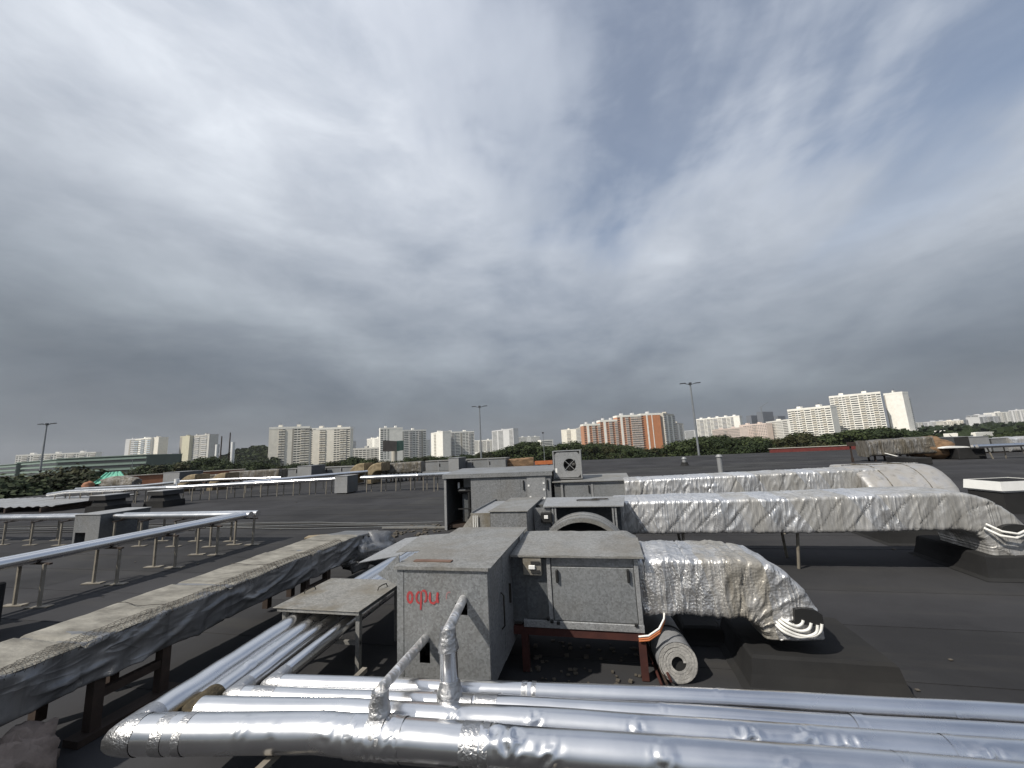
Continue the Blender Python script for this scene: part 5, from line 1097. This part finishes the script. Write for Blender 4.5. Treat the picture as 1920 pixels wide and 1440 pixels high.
def okey(px): 
    d = ray(px, 830); t_ = (px-1096)/(1243-1096)
    # point on the common facade line
    a = OL; b_ = OT; dx, dy = d.x, d.y; ex, ey = b_.x-a.x, b_.y-a.y
    s = (a.x*dy-a.y*dx)/(ey*dx-ex*dy); return Vector((a.x+ex*s, a.y+ey*s, G))
ogrp = 'orange stepped apartment block sections'
block('lowest step of the orange block, at its left end', None, None, 26, 14, oc, 'brick', 'pink', ogrp, A=okey(1096), B=okey(1128), trim='white')
block('middle step of the orange block', None, None, 30, 14, oc, 'brick', 'pink', ogrp, A=okey(1128), B=okey(1161), trim='white')
block('highest step of the orange block, with white balconies', None, None, 35, 14, oc+[('L', .9), ('L', .9)], 'brick', 'pink', ogrp, A=okey(1161), B=okey(1207), trim='white')
block('bright orange gable end of the stepped block', None, None, 36, 16, [('W', .5), ('b', .5), ('s', .3), ('b', .8), ('s', .15), ('b', 1.6)], 'orange', 'white', ogrp, roofbits=1, A=okey(1207), B=okey(1243), trim='white')
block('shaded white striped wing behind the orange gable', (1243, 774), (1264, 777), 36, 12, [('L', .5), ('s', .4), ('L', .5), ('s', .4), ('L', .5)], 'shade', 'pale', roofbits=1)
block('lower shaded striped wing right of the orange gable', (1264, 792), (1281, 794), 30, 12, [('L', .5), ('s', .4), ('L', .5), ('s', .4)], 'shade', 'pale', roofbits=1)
block('far white block right of the tall lamp mast', (1305, 786), (1386, 779), 44, 14, [('W', .4), ('L', .5), ('W', .4), ('L', .4), ('W', .4), ('L', .5), ('W', .5), ('L', .5), ('W', .5), ('L', .3), ('b', .7)], 'white', 'pale', roofbits=5)
block('distant grey block beside the striped wing', (1282, 808), (1303, 806), 30, 12, [('W', 1)], 'pale', roofbits=0)
block('pinkish white nine-storey block with paired windows', (1335, 806), (1386, 801), 17, 14, [('w', 1.2), ('L', .3), ('w', 1)], 'pink', roofbits=2)
block('pinkish block stepping up beside the white tower', (1386, 797), (1436, 793), 22, 14, [('b', .4), ('w', 1), ('L', .3), ('w', 1)], 'pink', roofbits=2)
block('pale block end touching the big white tower', (1436, 791), (1476, 786), 25, 14, [('w', 1), ('L', .4), ('w', 1), ('W', .8)], 'white', roofbits=1)
for i, (xa, xb, yy, T) in enumerate(((1408, 1421, 779, 120), (1428, 1449, 772, 135), (1458, 1472, 780, 110))): block(['slim dark far tower under construction', 'dark far tower with a crane beside it', 'stubby dark far tower behind the pale block'][i], (xa, yy), (xb, yy), T, 30, [('w', 1)], 'dark', group='dark far towers', roofbits=1, fl=4)
wc_ = [('W', .55), ('L', .5), ('W', .42), ('W', .42), ('L', .5), ('W', 1.0), ('L', .55), ('W', .42), ('W', .42), ('L', .5)]
block('long white block of window bays, lower half of the big white pair', (1476, 768), (1556, 760), 33, 15, wc_+[('W', .8)], 'white', 'cream', roofbits=2, indiv=True)
block('tallest white block of window bays, above the wooded mound', (1554, 743), (1650, 734), 47, 15, [('W', .6), ('L', .5), ('W', .45), ('W', .45), ('L', .5), ('W', 1.1), ('L', .6), ('W', .45), ('W', .45), ('L', .55), ('W', .6)], 'white', 'cream', roofbits=2, indiv=True)
block('blank white gable end of the tallest white block', (1656, 738), (1691, 734), 46, 14, [('g', .15), ('b', 2.4)], 'white', roofbits=1)
block('narrow window side of the blank white gable', (1691, 734), (1706, 745), 46, 10, [('w', 1)], 'white', 'cream', roofbits=0)
# far pale city on the right
rnd = random.Random(5)
fx = 1700; i = 0
fl_ = ['far pale block in the hazy skyline on the right']
while fx < 1990:
    wd = rnd.choice([16, 22, 30, 38]); hpx = rnd.choice([5, 7, 8]) + (max(0, (fx-1740))*.10 if fx < 1900 else 16)*rnd.uniform(.6, 1.15)
    yy = horizon(fx)-hpx; D = rnd.uniform(1500, 2300); p = atd(fx, yy, D)
    A_ = atd(fx, yy, D); B_ = atd(fx+wd, horizon(fx+wd)-hpx, D*rnd.uniform(.95, 1.05)); block('far pale block in the hazy skyline on the right', None, None, max(A_.z, 5), 30, [('W', 1), ('b', .3), ('w', 1), ('l', .6)]*(1 if wd < 24 else 2), rnd.choice(['white', 'pale', 'pale', 'cream']), group='far hazy blocks on the right', roofbits=1, A=A_, B=B_); fx += wd*rnd.uniform(.75, 1.1); i += 1
for i in range(14):
    x = rnd.uniform(1715, 1915); D = rnd.uniform(230, 700); wpx = rnd.uniform(14, 40); A_ = atd(x, horizon(x), D); B_ = atd(x+wpx, horizon(x+wpx), D*rnd.uniform(.98, 1.1)); block('low white building among the trees on the right', None, None, G+rnd.choice([5, 7, 9]), 14, [('W', 1)]*3, rnd.choice(['white', 'pale', 'white']), group='low buildings among the trees on the right', roofbits=0, name='low_building', cat='building', A=A_, B=B_)
# green striped building on the left
for i, (pa, pb, T, lb) in enumerate((((-40, 876), (32, 870), 8, 'low far end of the green striped building'), ((32, 868), (108, 862), 9, 'middle part of the green striped building'), ((108, 861), (276, 853), 8.5, 'long green building with pale horizontal stripes behind the trees'))):
    A_ = onz(pa[0], pa[1], T); B_ = onz(pb[0], pb[1], T); u_ = (B_-A_); u_.z = 0; Lw = u_.length; u_.normalize(); nr_ = Vector((u_.y, -u_.x, 0)); nr_ = nr_ if nr_.dot(EYE-A_) > 0 else -nr_
    root = thing('striped_building', lb, 'building', ((A_.x+B_.x)/2, (A_.y+B_.y)/2, G), 'sections of the green striped building')
    def ob(a0, a1, n0, n1, z0, z1, nm, mt_):
        vs = [Vector((A_.x, A_.y, 0))+u_*a+nr_*b+Vector((0, 0, c)) for c in (z0, z1) for b in (n0, n1) for a in (a0, a1)]
        return MB().add(vs, [(0, 2, 3, 1), (4, 5, 7, 6), (0, 1, 5, 4), (2, 6, 7, 3), (0, 4, 6, 2), (1, 3, 7, 5)]).build(nm, mt_, root)
    ob(0, Lw, -30, 0, G, T, 'wall', W_['greenb'])
    for f_ in range(6):
        z = T-1.0-f_*3.3
        if z-1.1 > G: ob(0, Lw, .001, .5, z-1.1, z, 'stripe', W_['green'] if i != 1 else W_['green']); ob(.5, Lw-.5, .002, .12, z-2.6, z-1.25, 'window_band', M['wglass'])
    ob(-.3, Lw+.3, -30.3, .6, T, T+.4, 'roof_edge', W_['green'])
# ------------------------------------------------------------------ masts, lamps, billboard
def lamp(px, py, T, label, r=.16, arm=1.5):
    p = onz(px, py, T); o = thing('lamp_mast', label, 'lamp mast', (p.x, p.y, G), 'lamp masts around the car park')
    MB().cyl((p.x, p.y, G), (p.x, p.y, T), r*1.5, 10, r*.7).build('pole', M['polegrey'], o)
    rt = Vector((math.cos(YAW), math.sin(YAW), 0))
    for s in (-1, 1):
        MB().beam(Vector((p.x, p.y, T-.1)), Vector((p.x, p.y, T+.1))+rt*s*arm*.6, .10).build('arm', M['poledark'], o)
        c = Vector((p.x, p.y, T+.12))+rt*s*arm*.85; MB().beam(c-rt*arm*.28, c+rt*arm*.28+Vector((0, 0, .05)), .45, .12).build('lamp_head', M['poledark'], o)
    MB().box((p.x-.2, p.y-.2, T-.15), (p.x+.2, p.y+.2, T+.25)).build('bracket', M['poledark'], o)
lamp(88, 796, 11, 'tall lamp mast standing before the green striped building'); lamp(899, 763, 11, 'tall lamp mast before the lower white block'); lamp(1294, 720, 11, 'tallest lamp mast, between the orange block and the far white block'); lamp(583, 806, 11, 'thin pale lamp mast before the cream blocks', .12); lamp(249, 862, 4, 'short lamp post at the end of the green striped building', .1, .5); lamp(1018, 812, 5.5, 'thin lamp post before the wooded slope, behind the orange beam', .09, .3); lamp(1576, 812, 2.5, 'thin green post before the wooded mound', .06, .25)
def rocket(px, ytop, ywhite, D, label, sgn):
    p = atd(px, ytop, D); zt = p.z; zw = atd(px, ywhite, D).z; o = thing('chimney_mast', label, 'chimney', (p.x, p.y, G), 'twin white chimneys with dark masts')
    MB().cyl((p.x, p.y, G), (p.x, p.y, zt), .32, 8, .2).build('mast', M['dsteel'], o)
    q = p+Vector((math.cos(YAW), math.sin(YAW), 0))*sgn*1.5
    z0 = zw; segs = [(zw, zw-9, 'white'), (zw-9, zw-10.3, 'black'), (zw-10.3, zw-12.6, 'white'), (zw-12.6, zw-14.4, 'black'), (zw-14.4, G, 'white')]
    for a, b_, c in segs: MB().cyl((q.x, q.y, b_), (q.x, q.y, a), .72, 12).build('flue', M[c], o)
    MB().beam((p.x, p.y, zw-10), (q.x, q.y, zw-10), .3).build('bracket', M['dsteel'], o)
rocket(416, 818, 833, 200, 'white banded chimney left of its dark mast', -1); rocket(432, 811, 829, 200, 'white banded chimney right of its taller dark mast', 1)
bbp = thing('billboard', 'two-faced billboard on a thick pale column', 'billboard', atd(733, 868, 210)*1)
a_ = atd(718, 826, 200); b_ = atd(741, 827, 215); c_ = atd(752, 826, 225); h_ = atd(741, 846, 215).z-b_.z
def bpanel(p, q, mt_, nm):
    n_ = Vector((0, 3.0, 0)); MB().add([p, q, q+Vector((0, 0, h_)), p+Vector((0, 0, h_)), p+n_, q+n_, q+n_+Vector((0, 0, h_)), p+n_+Vector((0, 0, h_))], [(0, 1, 2, 3), (4, 7, 6, 5), (0, 4, 5, 1), (3, 2, 6, 7), (0, 3, 7, 4), (1, 5, 6, 2)]).build(nm, mt_, bbp)
bbp.location = (b_.x, b_.y+2, G); ORG[bbp] = Vector((b_.x, b_.y+2, G))
M['bb1'] = var('billboard_print_brown', (.10, .075, .06), (.20, .16, .13), .15, .6, 0, 0); M['bb2'] = var('billboard_print_green', (.02, .09, .06), (.05, .16, .11), .3, .6, 0, 0)
bpanel(a_, b_, M['bb1'], 'face'); bpanel(b_+Vector((.3, 0, 0)), c_, M['bb2'], 'face'); MB().cyl((b_.x-2.5, b_.y+3.5, G), (b_.x-2.5, b_.y+3.5, b_.z+h_+.3), 1.5, 14).build('column', M['capstone'], bbp)
cr = thing('tower_crane', 'thin grey crane beside the dark far tower', 'crane', onz(1426, 800, 20)); 
pc = atd(1427, 765, 1900); MB().beam((pc.x, pc.y, G), pc, 3).build('mast', M['polegrey'], cr); MB().beam(pc+Vector((-8, 0, 0)), pc+Vector((28, 0, 22)), 2).build('jib', M['polegrey'], cr)
cr.location = (pc.x, pc.y, G)
for ch in cr.children: 
    for v in ch.data.vertices: v.co += ORG[cr]-Vector((pc.x, pc.y, G))
# ------------------------------------------------------------------ trees
def leafmat(name, c0, c1):
    def fn(t, b):
        oi = N(t, 'ShaderNodeObjectInfo'); v = coords(t); n = noisen(t, v, .8, 3, .6)
        f = mathn(t, 'ADD', mathn(t, 'MULTIPLY', n, .7), mathn(t, 'MULTIPLY', oi.outputs['Random'], .45))
        t.links.new(rampn(t, f, [(.3, c0), (.8, c1)]), b.inputs['Base Color'])
    return mat(name, c0, .75, 0, fn, .2)
M['leaf'] = leafmat('tree_leaves', (.016, .026, .010), (.045, .060, .022)); M['leaf2'] = leafmat('tree_leaves_olive', (.018, .022, .008), (.045, .045, .018)); M['bark'] = var('bark', (.05, .04, .03), (.09, .075, .06), 2, .9, 0, 0)
def tree_mesh(seed, Hh, wdt, n=1000, ls=.55, conic=False):
    rnd = random.Random(seed); cl = []
    for i in range(13):
        a = rnd.uniform(0, 6.28); t_ = rnd.uniform(.30, .93); rr = wdt*(1-abs(t_-.55)*1.15)*rnd.uniform(.25, .95) if not conic else wdt*(1.05-t_)*rnd.uniform(.3, 1)
        cl.append((Vector((math.cos(a)*rr, math.sin(a)*rr, Hh*t_)), rnd.uniform(.20, .36)*wdt*(1.1 if not conic else .7)))
    cl.append((Vector((0, 0, Hh*.62)), wdt*.5)); cl.append((Vector((0, 0, Hh*.9)), wdt*.26))
    b = MB()
    for i in range(n):
        c, r_ = rnd.choice(cl); d = Vector((rnd.gauss(0, 1), rnd.gauss(0, 1), rnd.gauss(0, .8))).normalized(); p = c+d*r_*(rnd.random()**.35)*rnd.uniform(.8, 1.15)
        nrm = (d+Vector((rnd.uniform(-.8, .8), rnd.uniform(-.8, .8), rnd.uniform(-.3, .9)))).normalized(); a = nrm.orthogonal().normalized(); bb_ = nrm.cross(a); s = ls*rnd.uniform(.5, 1.3); rot = rnd.uniform(0, 6.28)
        a, bb_ = a*math.cos(rot)+bb_*math.sin(rot), bb_*math.cos(rot)-a*math.sin(rot)
        b.add([p-a*s*.6, p+bb_*s*.45, p+a*s*.7, p-bb_*s*.4+nrm*s*.2], [(0, 1, 2), (0, 2, 3)])
    me = bpy.data.meshes.new('crown'); me.from_pydata([tuple(v) for v in b.v], [], b.f); me.update()
    tr = MB().cyl((0, 0, 0), (0, 0, Hh*.75), wdt*.055, 7, wdt*.018)
    for c, r_ in cl[:7]: tr.cyl((0, 0, max(.15*Hh, c.z-wdt*.5)), c, wdt*.022, 5, wdt*.006)
    return me, tr.mesh('trunk')
VAR = [tree_mesh(s, 14, w_, n_, ls_, cn) for s, w_, n_, ls_, cn in ((1, 5.2, 3600, .42, 0), (2, 6.0, 4000, .43, 0), (3, 4.4, 3000, .40, 0), (4, 5.6, 3800, .43, 0), (5, 3.4, 2600, .38, 1))]
for me, tr in VAR: tr.materials.append(M['bark'])
CROWN2 = []
for me, tr in VAR:
    c2 = me.copy(); me.materials.append(M['leaf']); c2.materials.append(M['leaf2']); CROWN2.append(c2)
def plant(p, Hh, vi, rz, label, group, wsc=1.0, olive=False):
    o = thing('tree', label, 'tree', p, group); s = Hh/14
    c = bpy.data.objects.new('crown', CROWN2[vi] if olive else VAR[vi][0]); t_ = bpy.data.objects.new('trunk', VAR[vi][1])
    for q in (c, t_): q.parent = o; col.objects.link(q)
    o.scale = (s*wsc, s*wsc, s); o.rotation_euler = (0, 0, rz)
rnd = random.Random(11)
def belt(tab, Dr, label, group, step, wsc=1.1, jit=4, olive=.15, rows=1):
    x = tab[0][0]
    while x < tab[-1][0]:
        for r_ in range(rows):
            xx = x+rnd.uniform(-step, step)*.4; D = rnd.uniform(*Dr)*(1+.18*r_); yt = lerp_tab([a for a, b in tab], [b for a, b in tab], min(max(xx, tab[0][0]), tab[-1][0]))+rnd.uniform(-jit*.3, jit)
            p = atd(xx, yt, D); Hh = p.z-G
            if Hh < 2.5: Hh = 2.5
            plant((p.x, p.y, G), Hh, rnd.choice([0, 1, 2, 3, 0, 1, 3]), rnd.uniform(0, 6.28), label, group, wsc*rnd.uniform(.85, 1.2), rnd.random() < olive)
        x += step
belt([(-30, 893), (40, 890), (70, 897), (105, 893), (125, 876), (150, 866), (175, 884), (215, 892), (250, 893)], (62, 85), 'leafy tree at the left edge of the roof, before the striped building', 'trees at the left roof edge', 15, 1.2, 5, .55, 1)
belt([(270, 876), (300, 870), (340, 864), (372, 858), (392, 854), (412, 864), (440, 868), (470, 864), (505, 868)], (140, 200), 'dark tree below the pale towers and white chimneys', 'trees below the pale towers', 9, 1.3, 4, .1, 1)
belt([(515, 875), (540, 866), (560, 872), (590, 866), (620, 861), (645, 864), (660, 852), (690, 858), (720, 864), (745, 862), (765, 856)], (130, 180), 'tree before the cream blocks and low grey slab', 'trees before the cream blocks', 10, 1.05, 4, .3)
belt([(765, 857), (800, 855), (850, 853), (885, 851), (920, 846), (945, 842)], (150, 210), 'tree in the long belt before the white blocks', 'trees before the white blocks', 7, 1.3, 3, .1, 1)
belt([(930, 846), (952, 836), (970, 830), (990, 826), (1003, 827), (1016, 838), (1045, 836), (1062, 828), (1085, 832), (1120, 830), (1150, 833), (1180, 836), (1205, 843), (1220, 838), (1262, 834), (1285, 824)], (130, 190), 'tree on the wooded slope before the orange block', 'trees before the orange block', 7, 1.35, 4, .15, 1)
belt([(1285, 822), (1310, 817), (1340, 815), (1365, 817), (1400, 817), (1420, 826), (1445, 824), (1470, 820), (1490, 808), (1505, 812)], (120, 170), 'tree before the pinkish white blocks', 'trees before the pinkish blocks', 7, 1.35, 4, .12, 1)
belt([(1505, 816), (1530, 818), (1560, 814), (1590, 806), (1620, 802), (1650, 801), (1680, 805), (1715, 812), (1750, 818), (1790, 822), (1830, 824)], (150, 230), 'tree on the dense wooded mound below the tallest white block', 'trees on the wooded mound', 8, 1.5, 3, .05, 1)
belt([(1800, 826), (1850, 828), (1870, 812), (1900, 810), (1960, 806)], (190, 260), 'tree beside the low white buildings at the right', 'trees at the right', 9, 1.2, 4, .1)
fw_ = MB(); rnd2 = random.Random(77)
for Dm in (380, 520, 700, 950, 1300):
    for i in range(420):
        x = rnd2.uniform(1695, 1985); D = Dm*rnd2.uniform(.9, 1.12); p = atd(x, horizon(x), D); hh = rnd2.uniform(6, 11)*(1+Dm/2500); c = Vector((p.x, p.y, G+hh*rnd2.uniform(.2, 1)*.8)); s = rnd2.uniform(1.0, 2.4)*(1+Dm/1400)
        if nz3(x*.03, Dm*.01, 2) < -.12: continue
        for k_ in range(4):
            d = Vector((rnd2.gauss(0, 1), rnd2.gauss(0, 1), rnd2.gauss(0, 1))).normalized(); a = d.orthogonal().normalized()*s; bb_ = d.cross(a); o2 = Vector((rnd2.gauss(0, s), rnd2.gauss(0, s), rnd2.gauss(0, s*.6))); fw_.add([c+o2-a, c+o2+bb_, c+o2+a, c+o2-bb_], [(0, 1, 2), (0, 2, 3)])
me = bpy.data.meshes.new('far_wood'); me.from_pydata([tuple(v) for v in fw_.v], [], fw_.f); me.materials.append(M['leaf']); o = bpy.data.objects.new('far_wood', me); col.objects.link(o); tag(o, 'far green tree bands among low buildings on the right', 'wood', None, 'stuff')
# wooded hillside far behind the chimneys
hl = MB(); nx = 40; vs = []
for j in range(2):
    for i in range(nx+1):
        x = 392+i*3.3; yt = 866-24*math.exp(-((x-490)/52)**2)-5*math.exp(-((x-440)/20)**2); p = atd(x, yt, 620+60*j); vs.append((p.x, p.y, p.z)); 
for i in range(nx+1): v = vs[i]; vs.append((v[0]*.72, v[1]*.72, G))
hl.add(vs, [(i, i+1, nx+1+i+1, nx+1+i) for i in range(nx)]+[(2*(nx+1)+i, 2*(nx+1)+i+1, i+1, i) for i in range(nx)], True); M['hill'] = var('wooded_hillside', (.022, .036, .014), (.055, .07, .03), .12, .95, 0, 0)
h_ = hl.build('hill', M['hill']); h_['kind'] = 'structure'
rnd = random.Random(21)
wd_ = MB()
for i in range(2600):
    x = rnd.uniform(392, 524); yt = 866-24*math.exp(-((x-490)/52)**2)-5*math.exp(-((x-440)/20)**2); t_ = rnd.random(); p = atd(x, yt, 620); c = Vector((p.x*(.72+.28*t_), p.y*(.72+.28*t_), G+(p.z-G)*t_+rnd.uniform(0, 5)))
    s = rnd.uniform(1.2, 3.2)
    for k_ in range(3):
        d = Vector((rnd.gauss(0, 1), rnd.gauss(0, 1), rnd.gauss(0, 1))).normalized(); a = d.orthogonal().normalized()*s; bb_ = d.cross(a); wd_.add([c-a, c+bb_, c+a, c-bb_], [(0, 1, 2), (0, 2, 3)])
me = bpy.data.meshes.new('hillside_wood'); me.from_pydata([tuple(v) for v in wd_.v], [], wd_.f); me.materials.append(M['leaf']); o = bpy.data.objects.new('hillside_wood', me); col.objects.link(o); tag(o, 'far wooded hillside behind the white chimneys', 'wood', None, 'stuff')

# ------------------------------------------------------------------ haze over the city
hz_ = MB().box((-3200, -60, G-1), (3200, 3200, 150)); M['haze'] = bpy.data.materials.new('haze'); M['haze'].use_nodes = True
t = M['haze'].node_tree; t.nodes.clear(); vo = N(t, 'ShaderNodeVolumePrincipled', inp={'Color': (.93, .95, 1.0, 1), 'Density': 0.00009, 'Anisotropy': .3}); ou = N(t, 'ShaderNodeOutputMaterial'); t.links.new(vo.outputs[0], ou.inputs['Volume'])
ho = hz_.build('haze', M['haze']); ho['kind'] = 'stuff'; ho['label'] = 'thin pale haze over the distant city'; ho['category'] = 'haze'
